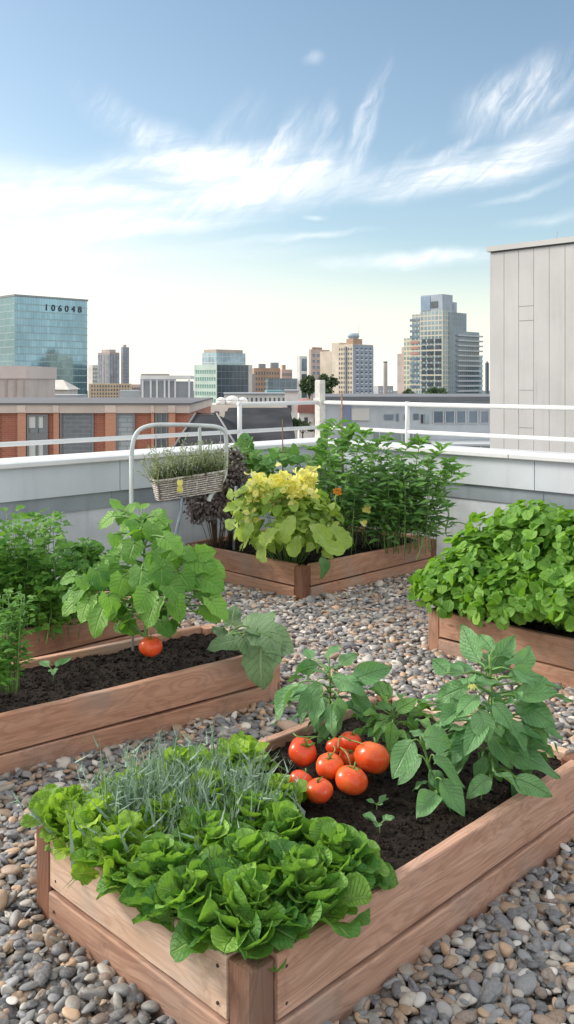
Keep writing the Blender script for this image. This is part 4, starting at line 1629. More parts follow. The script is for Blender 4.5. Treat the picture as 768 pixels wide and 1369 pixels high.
SZ = .20
heads = [
    # u, v, radius, mat, label
    (1.40, 1.53, .135, 'spinach', 'green lettuce drooping over the corner next to the dark corner post of the nearest planter'),
    (1.37, 1.68, .125, 'spinach', 'green lettuce hanging over the pale end board just left of the corner lettuce'),
    (1.38, 1.83, .125, 'spinach', 'green lettuce at the middle of the pale end board'),
    (1.37, 1.98, .120, 'lettuce', 'bright lettuce over the pale end board, third from its left end'),
    (1.38, 2.12, .120, 'lettuce', 'bright lettuce over the pale end board, second from its left end'),
    (1.37, 2.24, .125, 'lettuce', 'light yellow green lettuce flopping over the far left corner post'),
    (1.56, 1.51, .140, 'spinach', 'round leaved lettuce spilling over the long front board beside the corner lettuce'),
    (1.72, 1.53, .130, 'spinach', 'rightmost lettuce on the long front board, its leaves next to bare soil'),
    (1.54, 1.68, .130, 'spinach', 'dark green lettuce in the middle, right behind the front board pair'),
    (1.70, 1.70, .130, 'spinach', 'dark green lettuce with broad leaves bordering the bare soil'),
    (1.55, 1.84, .125, 'spinach', 'curled green lettuce in front of the blue green grass clump'),
    (1.72, 1.87, .125, 'spinach', 'green lettuce right below the tomato pile'),
    (1.90, 1.92, .100, 'lettuce', 'small lettuce touching the left side of the tomato pile'),
    (1.54, 2.00, .125, 'lettuce', 'frilly lettuce at the left foot of the blue green grass'),
    (1.72, 2.04, .120, 'lettuce', 'frilly lettuce at the right foot of the blue green grass'),
    (1.55, 2.19, .130, 'lettuce', 'frilly bright lettuce at the back board behind the grass, left'),
    (1.74, 2.21, .125, 'lettuce', 'frilly bright lettuce at the back board behind the grass, right'),
    (1.92, 2.14, .120, 'lettuce', 'rounded bright lettuce behind the tomato pile at the back board'),
    (2.04, 2.27, .085, 'lettuce', 'smallest lettuce leaf tuft lying at the back rim by the gravel'),
]
for k, (u, v, rad, mt_, lb) in enumerate(heads):
    rosette(lb, W(u, v, SZ), rad, 100 + k, mt_, n=125 if rad > .11 else 60, kind='lettuce', tone=(.1, .8) if mt_ == 'spinach' else (.2, .95))


# blue-green grassy clump
def blades(label, pos, n, hgt, spread, seed, mat='blue_grass', name='grass_clump', cat='ornamental grass', wd=.0042, group=None, kinked=True):
    r = rng_of(seed)
    e = empty(name, pos, 0, label, cat, group)
    lv = Leaves()
    yaw = r.uniform(0, 2 * PI, n)
    lean = np.abs(r.normal(0, .75, n))
    out = np.stack([np.cos(yaw), np.sin(yaw), np.zeros(n)], -1)
    d = out * np.sin(lean)[:, None] + UP * np.cos(lean)[:, None]
    p = np.array(pos) + np.stack([r.normal(0, spread, n), r.normal(0, spread, n), np.zeros(n)], -1)
    L = hgt * r.uniform(.45, 1.0, n)
    lv.add('blade', p, d, out, L, wd * r.uniform(.7, 1.3, n), r.random(n), r)
    # side branchlets
    m = n * 3
    k = r.integers(0, n, m)
    q = p[k] + d[k] * (L[k] * r.uniform(.4, .9, m))[:, None]
    d2 = unit(d[k] + r.normal(0, .55, (m, 3)))
    lv.add('blade', q, d2, out[k], hgt * r.uniform(.12, .32, m), wd * .8, r.random(m), r)
    lv.build('leaves', M[mat], e)
    mb = MB()
    for i in range(8):
        a = r.uniform(0, 6.28)
        l_ = abs(r.normal(0, .25))
        b0 = Vector(pos) + Vector((r.normal(0, spread), r.normal(0, spread), 0))
        mb.tube([b0, b0 + Vector((math.cos(a) * l_, math.sin(a) * l_, 1)).normalized() * hgt * .8], .0022, .001, 5)
    stems_build(mb, e)
    return e


blades('spiky blue green grass clump rising out of the nearest lettuces', W(1.66, 2.04, SZ + .02), 520, .20, .125, 31, wd=.0018)
blades('thin wispy blue green grass clump left of the big one among the lettuces', W(1.50, 2.10, SZ + .02), 110, .24, .06, 32, wd=.0022)


# ---- stem plants with pixel-measured leaves kept at real depth
def leaf_plant(name, label, cat, base, mat, kind, leaves, seed, group=None, stems=(), auto=None, hub=None, stem_r=.004):
    """leaves: (px, py, tip px, tip py, Y, dY, width share, tone); each joined by a petiole to the stem"""
    r = rng_of(seed)
    e = empty(name, base, 0, label, cat, group)
    lv = Leaves()
    mb = MB()
    base = Vector(base)
    top = hub if hub is not None else base + Vector((0, 0, .3))
    axis = curve_pts([base, base.lerp(top, .5) + Vector((.01, .01, 0)), top], 8)
    mb.tube(axis, stem_r * 1.5, stem_r * .7, 8)
    for (x0, y0, x1, y1, Y, dY, ws, tone) in leaves:
        a = P(x0, y0, Y)
        b = P(x1, y1, Y + dY)
        d = b - a
        L = d.length
        # leaf faces up and a little to the light, never edge on
        nor = Vector((0, -.45, .8)) + Vector(tuple(r.normal(0, .34, 3)))
        lv.add(kind, tuple(a), tuple(d), tuple(nor), L, L * ws, tone, r)
        q = min(axis, key=lambda p_: (p_ - a).length + abs(p_.z - (a.z - .04)) * 1.2)
        mid = q.lerp(a, .55) + Vector((0, 0, .012))
        mb.tube(curve_pts([q, mid, a, a + d * .06], 4), stem_r * .75, stem_r * .4, 6)
    if auto:
        n, cen, rad, ln, ws, tlo, thi = auto
        p = unit(r.normal(0, 1, (n, 3))) * (r.uniform(.3, 1, (n, 1)) ** .6) * np.array(rad) + np.array(cen)
        out = unit(p - np.array(tuple(axis[len(axis) // 2])))
        d = unit(out * np.array([1, 1, .3]) + r.normal(0, .3, (n, 3)) - UP * .15)
        L = ln * r.uniform(.6, 1.15, n)
        lv.add(kind, p, d, UP + out * .35 + r.normal(0, .25, (n, 3)), L, L * ws, r.uniform(tlo, thi, n), r)
        for i in range(0, n, 2):
            q = min(axis, key=lambda p_: (p_ - Vector(p[i])).length)
            mb.tube([q, q.lerp(Vector(p[i]), .5) + Vector((0, 0, .01)), Vector(p[i])], stem_r * .6, stem_r * .35, 5)
    lv.build('leaves', M[mat], e)
    stems_build(mb, e)
    return e


# plant A, behind the tomatoes
YA = 3.12
leaf_plant('pepper_plant', 'leafy plant with big ribbed leaves arching up behind the tomato pile', 'plant', P(436, 990, YA), 'pepper', 'ovate', [
    (402, 912, 362, 966, YA, -.05, .50, .55), (470, 910, 527, 888, YA, 0, .52, .45), (445, 905, 492, 918, YA, -.08, .5, .6),
    (425, 888, 392, 898, YA + .1, 0, .6, .3), (452, 930, 462, 984, YA - .1, -.04, .55, .35), (438, 880, 452, 852, YA + .05, .08, .5, .4),
    (428, 915, 402, 948, YA, -.1, .55, .5), (455, 890, 478, 866, YA + .1, .05, .55, .6), (430, 930, 412, 972, YA - .08, -.05, .55, .45),
    (445, 940, 440, 985, YA - .1, -.08, .5, .55), (470, 925, 500, 955, YA, -.05, .5, .35), (418, 880, 408, 866, YA + .1, .05, .7, .5)],
    21, hub=P(440, 880, YA + .04), auto=(34, tuple(P(440, 925, YA + .03)), (.14, .10, .13), .085, .5, .15, .7), stem_r=.0045)
# plant M, low between
YM = 3.05
leaf_plant('pepper_plant', 'low dark leaved plant right of the largest tomato', 'plant', P(520, 1000, YM), 'bush', 'ovate', [
    (520, 960, 486, 975, YM, 0, .6, .5), (530, 950, 560, 935, YM, 0, .6, .6), (520, 950, 505, 930, YM, .05, .7, .4), (540, 965, 575, 985, YM, -.05, .55, .7), (525, 965, 520, 1005, YM - .05, -.06, .6, .55)],
    22, hub=P(525, 945, YM), auto=(46, tuple(P(530, 962, YM + .03)), (.13, .10, .075), .085, .6, .2, .8), stem_r=.004)
# plant B, front rounded leaves
YB2 = 2.72
leaf_plant('pepper_plant', 'short young plant with rounded leaves standing in bare soil in front', 'plant', P(580, 1072, YB2), 'pepper', 'ovate', [
    (552, 990, 522, 1040, YB2 - .03, -.04, .62, .7), (566, 985, 612, 990, YB2, 0, .80, .75), (580, 1010, 622, 1055, YB2 - .03, -.03, .60, .55),
    (590, 1042, 622, 1092, YB2 - .05, -.05, .62, .5), (585, 1060, 556, 1090, YB2 - .06, -.08, .62, .65), (562, 1010, 530, 1048, YB2 + .03, 0, .55, .35),
    (575, 1030, 600, 1060, YB2, -.05, .6, .45), (565, 985, 548, 968, YB2 + .03, .05, .7, .6), (580, 1055, 612, 1078, YB2, .0, .6, .3),
    (570, 1045, 548, 1052, YB2, .0, .8, .5), (578, 1058, 596, 1042, YB2, .05, .7, .4)],
    23, hub=P(562, 985, YB2), stem_r=.004)
# plant C, tall right
YC = 2.82
leaf_plant('pepper_plant', 'tall bushy plant with large ovate leaves at the right end of the nearest planter', 'plant', P(655, 1050, YC), 'pepper', 'ovate', [
    (625, 918, 578, 935, YC, 0, .60, .6), (620, 900, 590, 885, YC, .03, .7, .45), (640, 885, 618, 832, YC + .08, .1, .55, .5), (655, 900, 690, 848, YC + .1, .06, .5, .6),
    (690, 900, 722, 862, YC + .08, .05, .60, .7), (680, 905, 728, 905, YC, 0, .55, .55), (690, 930, 748, 925, YC, -.03, .55, .6), (690, 940, 752, 968, YC, -.05, .6, .5),
    (640, 950, 655, 992, YC - .1, -.06, .80, .85), (620, 945, 585, 968, YC - .05, -.05, .6, .45), (650, 960, 620, 1010, YC - .1, -.06, .5, .5),
    (665, 1000, 760, 1020, YC - .02, -.06, .42, .55), (690, 1040, 742, 1062, YC - .12, -.06, .5, .6), (660, 1030, 708, 1062, YC - .15, -.05, .5, .75),
    (650, 975, 700, 1030, YC - .06, -.04, .5, .35), (630, 985, 600, 1030, YC - .05, -.03, .55, .4), (600, 900, 578, 880, YC, .04, .8, .55),
    (680, 960, 700, 1010, YC - .05, -.06, .55, .5), (660, 940, 690, 975, YC - .1, -.05, .6, .65), (640, 930, 608, 958, YC - .06, -.05, .62, .75),
    (655, 1040, 625, 1062, YC - .1, -.05, .6, .5), (700, 955, 738, 1000, YC + .02, -.05, .55, .45), (660, 870, 640, 845, YC + .05, .05, .6, .7)],
    24, hub=P(655, 875, YC + .05), auto=(95, tuple(P(660, 955, YC + .04)), (.19, .13, .19), .095, .55, .1, .7), stem_r=.006)
# small pale flowers on plant C
fl = empty('flower', P(632, 915, YC - .12), 0, 'small wilted cream flower on the tall plant in the nearest planter', 'flower')
lv = Leaves()
r = rng_of(5)
a = np.arange(6) * 1.05
lv.add('ovate', np.tile(np.array(P(632, 915, YC - .12)), (6, 1)), np.stack([np.cos(a), np.sin(a) * .4, -.8 + .5 * np.sin(a)], -1), np.array([[0, -1, .3]]), .020, .007, .8, r)
lv.build('petals', M['petal_yellow'], fl)
mb = MB()
mb.tube([P(650, 935, YC), P(640, 925, YC - .08), P(632, 916, YC - .119)], .002, .0015, 5)
stems_build(mb, fl)


# seedlings
def seedling(label, pos, size, seed, mat='pepper', n=4):
    r = rng_of(seed)
    e = empty('seedling', pos, 0, label, 'seedling', 'seedlings in bare soil')
    lv = Leaves()
    mb = MB()
    pos = Vector(pos)
    top = pos + Vector((0, 0, size * .5))
    mb.tube([pos - Vector((0, 0, .015)), top], .0022, .0016, 6)
    for i in range(n):
        a = i * 2.2 + r.uniform(0, 1)
        o = Vector((math.cos(a), math.sin(a), .3)) * size * r.uniform(.3, .7)
        q = top + o * .6
        mb.tube([top - Vector((0, 0, .005)), q], .0015, .001, 5)
        lv.add('ovate', tuple(q), tuple(o), (0, -.3, 1), size * r.uniform(.6, .95), size * .5, r.uniform(.4, 1), r)
    lv.build('leaves', M[mat], e)
    stems_build(mb, e)


seedling('small green seedling in bare soil in front of the young rounded leaf plant', G(508, 1112, .2), .05, 1, n=5)
seedling('tiny seedling between the tomato pile and the young rounded leaf plant', G(504, 1082, .2), .036, 2, n=5)
seedling('tiny seedling close to the right board near the young plants', G(644, 1066, .2), .035, 3)
seedling('pale seedling in the bare soil of the long left planter', G(72, 908, .2), .085, 4, n=4)


# ---- tomatoes
def tomato(label, pos, rad, seed, tilt=(0, 0), green=True):
    r = rng_of(seed)
    e = empty('tomato', pos, 0, label, 'tomato', 'ripe red tomatoes')
    e.rotation_euler = (tilt[0], tilt[1], r.uniform(0, 6))
    v, f = ICO[3]
    v = v.copy()
    th = np.arctan2(v[:, 1], v[:, 0])
    rr_ = np.hypot(v[:, 0], v[:, 1])
    lob = 1 + .028 * np.cos(5 * th + seed) * rr_ ** 2 + .02 * np.cos(2 * th + seed * 2)
    z = v[:, 2] * .84
    dim = .20 * np.exp(-(rr_ / .28) ** 2)
    z = np.where(v[:, 2] > 0, z - dim, z + dim * .35)
    V = np.stack([v[:, 0] * lob, v[:, 1] * lob, z], -1) * rad
    o = np_mesh('fruit', V, f, M['fruit'], e)
    lv = Leaves()
    n = 6
    a = np.arange(n) * 2 * PI / n + r.normal(0, .15, n)
    d = np.stack([np.cos(a), np.sin(a), r.uniform(.0, .45, n)], -1)
    lv.add('lance', np.tile([[0, 0, rad * .67]], (n, 1)), d, [[0, 0, 1.0]], rad * r.uniform(.45, .7, n), rad * .16, r.random(n) * .5 + .3, r)
    V = np.concatenate(lv.V)
    np_mesh('calyx', V, np.concatenate(lv.Fc), M['bush'], e, True, {'lf': np.concatenate(lv.A)})
    mb = MB()
    mb.tube([(0, 0, rad * .6), (rad * .05, 0, rad * .85), (rad * .16, .0, rad * 1.05)], .0032, .0026, 7)
    mb.build('stalk', M['calyx'], e, True)
    return e


def tom_px(label, px, py, rpx, Y, seed, tilt=(0, 0)):
    tomato(label, P(px, py, Y), rpx * Y / F * 1.02, seed, tilt)


tom_px('largest tomato at the right side of the pile', 498, 1013, 24, 2.88, 1, (.5, -.3))
tom_px('round upright tomato in front at the middle of the pile', 470, 1043, 21.5, 2.78, 2, (.25, .1))
tom_px('mid sized tomato directly left above the front one', 441, 1024, 18.5, 2.86, 3, (.3, -.2))
tom_px('tomato at the upper left end of the pile', 405, 1005, 19.5, 2.93, 4, (.1, .7))
tom_px('lowest left tomato with its green star facing up, touching the lettuce', 427, 1057, 18, 2.72, 5, (.15, .15))
tom_px('tomato half hidden behind the lowest left one', 403, 1045, 16.5, 2.80, 6, (.4, -.6))
tom_px('small tomato at the top middle of the pile', 447, 997, 11.5, 2.93, 7, (.5, .3))
tom_px('tomato tucked at the back between the small and the largest one', 469, 992, 15, 2.98, 8, (.3, -.2))
tom_px('lower tomato in the gap between the front one and the largest', 466, 1012, 13, 2.95, 10, (.3, .4))
tom_px('single orange red tomato hanging in the long left planter', 202, 864, 15.5, 3.92, 9, (.1, .1))
tv = empty('tomato_vine', P(455, 985, 2.98), 0, 'thin green vine stalks draped over the tomato pile', 'vine')
mb = MB()
for pts in (((436, 990, 3.1), (425, 985, 2.95), (410, 990, 2.88)), ((436, 990, 3.1), (448, 1000, 2.86), (444, 1010, 2.84)), ((440, 990, 3.1), (470, 990, 2.92), (486, 995, 2.83)),
            ((440, 990, 3.08), (462, 1005, 2.84), (470, 1026, 2.80)), ((425, 985, 2.95), (400, 985, 2.90), (392, 980, 2.93)), ((470, 990, 2.92), (455, 985, 2.9), (452, 1000, 2.86))):
    mb.tube(curve_pts([P(*q) for q in pts], 5), .0026, .0016, 6)
stems_build(mb, tv)


# ---- mounds of foliage
def mound(name, label, cat, cen, rad, n, ln, ws, mat, kind, seed, group=None, lump=.18, tone=(.1, .9), stem=True, fill=.55, droop=.25, stemmat='stem', base_z=.2, partname='leaves', sshift=(0, 0)):
    r = rng_of(seed)
    e = empty(name, (cen[0], cen[1], base_z), 0, label, cat, group)
    a = r.normal(0, 1, (6, 3)) * 2.2
    q = unit(r.normal(0, 1, (n, 3)))
    q[:, 2] = np.where(q[:, 2] < -.55, -q[:, 2], q[:, 2])
    lumpv = 1 + lump * sum(np.sin(q @ a[k] + k) for k in range(6)) / 2.4
    rr_ = r.uniform(fill, 1.0, n) ** .7
    p = q * (rr_ * lumpv)[:, None] * np.array(rad) + np.array(cen)
    p[:, 2] = np.maximum(p[:, 2], base_z + .01 * r.random(n) if False else p[:, 2])
    out = unit(q / np.array(rad))
    tang = r.normal(0, 1, (n, 3))
    tang = unit(tang - out * np.sum(tang * out, 1, keepdims=True))
    d = unit(tang * .8 + out * .5 - UP * droop)
    nor = out * .75 + UP * .55 + r.normal(0, .28, (n, 3))
    L = ln * r.uniform(.55, 1.2, n)
    tn = tone[0] + (tone[1] - tone[0]) * np.clip(r.random(n) * .75 + .35 * (rr_ > .85) * r.random(n), 0, 1)
    lv = Leaves()
    lv.add(kind, p, d, nor, L, L * ws, tn, r)
    lv.build(partname, M[mat], e)
    if stem:
        mb = MB()
        for k in range(0, n, max(1, n // 40)):
            b0 = Vector((cen[0] + sshift[0] + (p[k][0] - cen[0]) * .25, cen[1] + sshift[1] + (p[k][1] - cen[1]) * .25, base_z - .01))
            mb.tube(tube_pts(b0, p[k], .02, 4), .003, .0016, 5)
        stems_build(mb, e, stemmat)
    return e


# right planter: one big mound made of herb plants
for k, (px, py, Y, rx, rz_, n, lb) in enumerate([
    (620, 785, 4.98, .25, .17, 1100, 'lowest bright herb plant spilling over the left corner of the right planter'),
    (652, 768, 4.82, .25, .19, 1150, 'bright green herb plant second from the left in the right planter'),
    (698, 795, 4.55, .25, .17, 1150, 'bright herb plant hanging over the middle of the right planter front board'),
    (708, 728, 5.0, .27, .19, 1000, 'tall bright herb plant at the back of the right planter'),
    (748, 722, 4.75, .27, .19, 1000, 'tallest bright herb plant at the right edge of the picture'),
    (752, 790, 4.36, .22, .17, 1000, 'bright herb plant drooping low over the right planter at the picture edge'),
    (800, 750, 4.50, .28, .24, 600, 'bright herb plant just beyond the right edge of the picture')]):
    c = P(px, py, Y)
    mound('herb_plant', lb, 'herb', tuple(c), (rx, rx, rz_), n, .060, .92, 'mint', 'round', 300 + k, 'bright herbs filling the right planter', lump=.25, fill=.45, sshift=(.12, .30))

# chard-like yellow green plant in the rear bed
YD = 6.35
c = P(388, 700, YD)
mound('leafy_plant', 'yellow green leafy plant with pale yellow blossom in the middle of the farthest planter', 'plant', tuple(c), (.32, .28, .275), 560, .115, .62, 'chard', 'ovate', 41, lump=.28, tone=(.0, .8), fill=.45, droop=.35)
fl = empty('blossom', P(385, 655, YD), 0, 'cluster of pale yellow blossoms on top of the yellow green plant', 'flowers')
lv = Leaves()
r = rng_of(9)
pp = []
for (x, y, k, w_) in ((335, 690, 16, 7), (343, 655, 50, 9), (360, 668, 30, 8), (378, 650, 70, 12), (395, 658, 55, 11), (415, 638, 40, 6), (412, 655, 35, 9), (345, 640, 20, 6), (372, 642, 30, 8), (400, 640, 25, 8), (335, 668, 20, 6)):
    for _ in range(k):
        pp.append(tuple(P(x + r.normal(0, w_ * .6), y + r.normal(0, w_ * .8), YD - .10 + r.normal(0, .07))))
pp = np.array(pp)
n = len(pp)
lv.add('lobed', pp, r.normal(0, 1, (n, 3)), r.normal(0, .6, (n, 3)) + [0, -.6, .5], .06 * r.uniform(.5, 1.2, n), .045, r.random(n), r)
lv.build('petals', M['petal_yellow'], fl)
mb = MB()
for (x, y) in ((343, 665), (378, 660), (395, 665), (413, 650)):
    mb.tube([P(x + 3, y + 30, YD + .02), P(x, y, YD - .08)], .004, .003, 5)
stems_build(mb, fl)
# a few hanging lower leaves
lf = [(440, 700, 462, 735, 6.2, -.1, .7, .3), (350, 715, 352, 752, 6.15, -.1, .6, .5), (395, 690, 372, 722, 6.05, -.05, .8, .55), (415, 700, 440, 728, 6.1, -.05, .8, .45), (425, 722, 458, 742, 6.05, -.05, .6, .35),
      (372, 705, 352, 730, 6.05, -.05, .8, .7), (400, 715, 392, 745, 6.05, -.05, .7, .4), (335, 690, 325, 725, 6.2, -.05, .6, .6)]
leaf_plant('leafy_plant', 'broad lower leaves drooping at the front corner of the farthest planter', 'plant', P(395, 750, 6.3), 'chard', 'lettuce', lf, 43, hub=P(395, 700, 6.3))
lf = [(430, 745, 437, 776, 6.0, -.02, .8, .2)]
leaf_plant('leafy_plant', 'single blue green leaf hanging over the front corner board of the farthest planter', 'plant', P(432, 748, 6.15), 'pepper', 'ovate', lf, 44, hub=P(431, 743, 6.08))

# (built further down, after herb_stalks)
# upright shoots above the bushes
sh_ = [(438, 590, 452, 566, 6.9), (452, 600, 470, 572, 6.95), (478, 598, 492, 578, 6.9), (500, 600, 520, 586, 7), (540, 606, 560, 590, 7), (575, 620, 592, 600, 6.95), (590, 640, 608, 630, 6.9), (432, 612, 415, 600, 6.9), (560, 600, 566, 588, 6.95), (598, 618, 606, 634, 6.9)]
e = empty('climbing_shoots', P(500, 720, 7.0), 0, 'thin leafy shoots reaching above the dark bushes up to the railing', 'shoots')
mb = MB()
lv = Leaves()
r = rng_of(77)
for (x0, y0, x1, y1, Y) in sh_:
    a, b_, c_ = P(x0 + (500 - x0) * .3, 700, 7.0), P(x0, y0, Y), P(x1, y1, Y)
    pts = curve_pts([a, (a + b_) / 2 + Vector((r.normal(0, .03), 0, 0)), b_, c_], 6)
    mb.tube(pts, .006, .002, 6)
    for q in pts[6:]:
        for s_ in (-1, 1):
            d = Vector((s_ * r.uniform(.4, 1), r.normal(0, .5), r.uniform(0, .8)))
            lv.add('lance', tuple(q), tuple(d), (r.normal(0, .3), -.5, .8), r.uniform(.05, .12), .035, r.uniform(.3, 1), r)
stems_build(mb, e)
lv.build('leaves', M['celery'], e)
# curling tendrils on the right
e = empty('tendril', P(590, 700, 6.85), 0, 'curling green tendrils hanging out of the bush by the right parapet', 'vine')
mb = MB()
for pts in (((585, 660, 6.9), (600, 685, 6.8), (596, 712, 6.8), (606, 722, 6.8)), ((580, 690, 6.85), (598, 705, 6.75), (612, 698, 6.75), (636, 706, 6.7)), ((560, 700, 6.8), (585, 712, 6.7), (604, 712, 6.7)), ((575, 668, 6.9), (588, 700, 6.8), (570, 712, 6.7), (562, 735, 6.6), (556, 750, 6.55))):
    mb.tube(curve_pts([P(*q) for q in pts], 6), .008, .004, 6)
stems_build(mb, e)
# orange and pale flowers
def blossom(label, px, py, Y, size, mat, n, seed):
    r = rng_of(seed)
    e = empty('flower', P(px, py, Y), 0, label, 'flower')
    lv = Leaves()
    a = r.uniform(0, 2 * PI, n)
    d = np.stack([np.cos(a), -.35 + 0 * a, np.sin(a)], -1) + r.normal(0, .12, (n, 3))
    lv.add('round', np.tile(np.array(P(px, py, Y)), (n, 1)), d, [[0, -1, .5]], size * r.uniform(.4, 1, n), size * .6, r.random(n), r)
    lv.build('petals', M[mat], e)
    mb = MB()
    mb.tube([P(px + 1, py + 16, Y + .12), P(px, py, Y + .004)], .004, .003, 5)
    stems_build(mb, e)
blossom('round orange marigold between the yellow blossoms and the dark bush', 451, 657, 6.62, .042, 'petal_orange', 26, 1)
blossom('upper yellow orange blossom in the dark bush', 491, 679, 6.66, .05, 'petal_yellow', 9, 2)
blossom('lower yellow blossom in the dark bush', 487, 700, 6.64, .04, 'petal_yellow', 7, 3)
blossom('small yellow leaf cluster at the top of the dark bush', 416, 628, 6.7, .06, 'petal_yellow', 8, 4)

# purple brown bush at the left end of the rear bed
c = P(290, 672, 6.9)
mound('dark_shrub', 'purple brown fine leaved shrub at the left end of the farthest planter', 'shrub', tuple(c), (.22, .20, .30), 3600, .042, .5, 'purple', 'ovate', 61, lump=.25, tone=(.0, 1), fill=.3, droop=.0, stemmat='stem_brown')
c = P(312, 625, 7.0)
mound('dark_shrub', 'taller wispy part of dark shrub behind the hoop', 'shrub', tuple(c), (.10, .12, .20), 700, .036, .5, 'purple', 'ovate', 62, lump=.3, tone=(.2, 1), fill=.2, stemmat='stem_brown')

# twining wires and canes behind
e = empty('cane', P(457, 720, 7.1), 0, 'upright reddish brown cane standing in the dark bush', 'plant stake', 'plant stakes')
mb = MB()
mb.tube([P(458, 720, 7.1), P(458, 620, 7.1), P(457, 522, 7.1)], .009, .007, 7)
stems_build(mb, e, 'cane')
e = empty('cane', P(379, 700, 7.0), 0, 'thin pale cane rising behind the yellow blossoms', 'plant stake', 'plant stakes')
mb = MB()
mb.tube([P(379, 700, 7.0), P(378, 560, 7.0)], .006, .005, 6)
stems_build(mb, e, 'stem_brown')
e = empty('cane', P(312, 735, 6.6), 0, 'blue grey stake at the front of the purple brown shrub', 'plant stake', 'plant stakes')
mb = MB()
mb.tube([P(313, 735, 6.55), P(314, 690, 6.55), P(316, 650, 6.6)], .010, .010, 7)
stems_build(mb, e, 'rod')
# vine of arching stems with leaves (left of the corner post)
e = empty('climbing_vine', P(400, 700, 7.0), 0, 'thin vine with small green leaves arching in front of the left parapet', 'vine')
mb = MB()
lv = Leaves()
r = rng_of(88)
for pts in (((430, 690, 7.0), (420, 630, 7.0), (385, 604, 7.05), (350, 612, 7.0), (330, 600, 7.05), (318, 590, 7.1)),
            ((430, 690, 7.0), (428, 620, 7.0), (432, 590, 7.0), (440, 570, 7.05)),
            ((400, 690, 7.0), (370, 640, 7.0), (340, 618, 7.0), (322, 628, 7.0)),
            ((410, 690, 7.0), (408, 640, 7.0), (395, 615, 7.0), (372, 612, 6.95), (358, 620, 6.9)),
            ((340, 690, 7.0), (332, 640, 7.0), (334, 600, 7.05), (333, 582, 7.1)),
            ((440, 690, 7.0), (445, 620, 7.0), (462, 590, 7.0), (476, 566, 7.0))):
    c_ = curve_pts([P(*q) for q in pts], 7)
    mb.tube(c_, .0065, .003, 6)
    for q in c_[8::2]:
        for s_ in range(2):
            lv.add('heart', tuple(q), (r.normal(0, 1), r.normal(0, .5), r.normal(-.1, .5)), (0, -.7, .7), r.uniform(.05, .11), .07, r.uniform(.1, .9), r)
stems_build(mb, e)
lv.build('leaves', M['bush'], e)

# ---- left long bed: broad leaved cucumber-like plant over the tomato
YK = 4.0
lfs = []
rk = rng_of(404)
big = [(160, 690, 118, 700, 4.2, 0, .75, .7), (165, 700, 175, 668, 4.2, .05, .8, .6), (205, 690, 228, 712, 4.1, -.05, 1.0, .5), (185, 695, 150, 712, 4.1, -.05, .9, .6),
       (205, 700, 200, 735, 4.05, -.05, 1.0, .45), (240, 735, 270, 752, 4.0, -.05, .95, .55), (255, 745, 308, 766, 4.0, -.05, .9, .6), (130, 770, 78, 790, 4.0, 0, .95, .7),
       (115, 780, 85, 815, 3.95, -.03, 1.0, .8), (120, 800, 100, 845, 3.9, -.05, .9, .75), (140, 810, 112, 868, 3.85, -.06, .85, .85), (165, 770, 155, 815, 3.9, -.05, .95, .6),
       (190, 760, 180, 810, 3.85, -.05, 1.0, .4), (215, 755, 222, 800, 3.85, -.05, 1.0, .35), (225, 780, 252, 815, 3.85, -.05, 1.0, .4), (200, 790, 175, 830, 3.8, -.05, 1.0, .5),
       (210, 800, 185, 855, 3.8, -.05, .95, .45), (235, 800, 240, 845, 3.82, -.05, .95, .5), (270, 790, 298, 810, 3.95, -.05, .95, .3), (275, 810, 300, 842, 3.95, -.04, .9, .85),
       (240, 765, 262, 800, 3.9, -.05, 1.0, .45), (160, 740, 128, 762, 4.05, -.03, 1.0, .55), (180, 725, 165, 765, 4.0, -.05, 1.0, .45), (225, 730, 240, 775, 4.0, -.05, 1.0, .55),
       (145, 795, 160, 840, 3.85, -.05, .9, .6), (130, 760, 145, 800, 3.95, -.05, .9, .5), (230, 715, 208, 745, 4.05, -.04, 1.0, .3), (120, 790, 90, 770, 4.0, .04, 1, .4),
       (255, 770, 285, 785, 3.95, -.03, 1.0, .4), (215, 830, 232, 862, 3.85, -.04, .8, .5), (190, 680, 200, 668, 4.2, .04, 1.2, .6), (215, 700, 238, 690, 4.15, .02, 1., .55)]
big = [(x0, y0, x0 + (x1 - x0) * .74, y0 + (y1 - y0) * .74, Y_, d_, w_, min(1, max(0, t_ + rk.normal(0, .2)))) for (x0, y0, x1, y1, Y_, d_, w_, t_) in big]
big += [(150, 690, 128, 706, 4.15, 0, .9, .8), (165, 722, 148, 740, 4.1, 0, .9, .8), (200, 722, 222, 744, 4.1, 0, .9, .9), (158, 680, 150, 662, 4.15, .03, .9, .9), (170, 684, 184, 668, 4.15, .02, .9, .6), (205, 690, 222, 680, 4.1, 0, .9, .8), (212, 700, 228, 718, 4.1, -.03, .95, .4),
        (262, 742, 290, 738, 4.0, 0, .9, .7), (270, 752, 306, 764, 4.0, -.03, .85, .8), (265, 770, 300, 790, 3.95, -.04, .95, .5), (280, 800, 306, 830, 3.9, -.04, .9, .95), (100, 770, 78, 778, 4.0, 0, .9, .5), (105, 800, 80, 822, 3.95, -.04, .9, .9)]
for _ in range(42):
    x0, y0 = rk.normal(190, 48), rk.uniform(690, 838)
    if abs(x0 - 190) > min(112, 30 + max(0, y0 - 700) * .9):
        continue
    ll = rk.uniform(14, 42)
    aa = rk.uniform(-1.2, 1.2)
    big.append((x0, y0, x0 + ll * math.sin(aa), y0 + ll * math.cos(aa), rk.uniform(3.86, 4.2), -.04, rk.uniform(.8, 1.0), rk.random()))
leaf_plant('cucumber_plant', 'broad leaved green vine plant towering over the single tomato in the left planter', 'plant', P(195, 875, 4.02), 'cucumber', 'heart', big, 71,
           hub=P(190, 700, 4.12), auto=(60, tuple(P(190, 790, 4.1)), (.33, .13, .17), .07, .9, .1, 1), stem_r=.007)
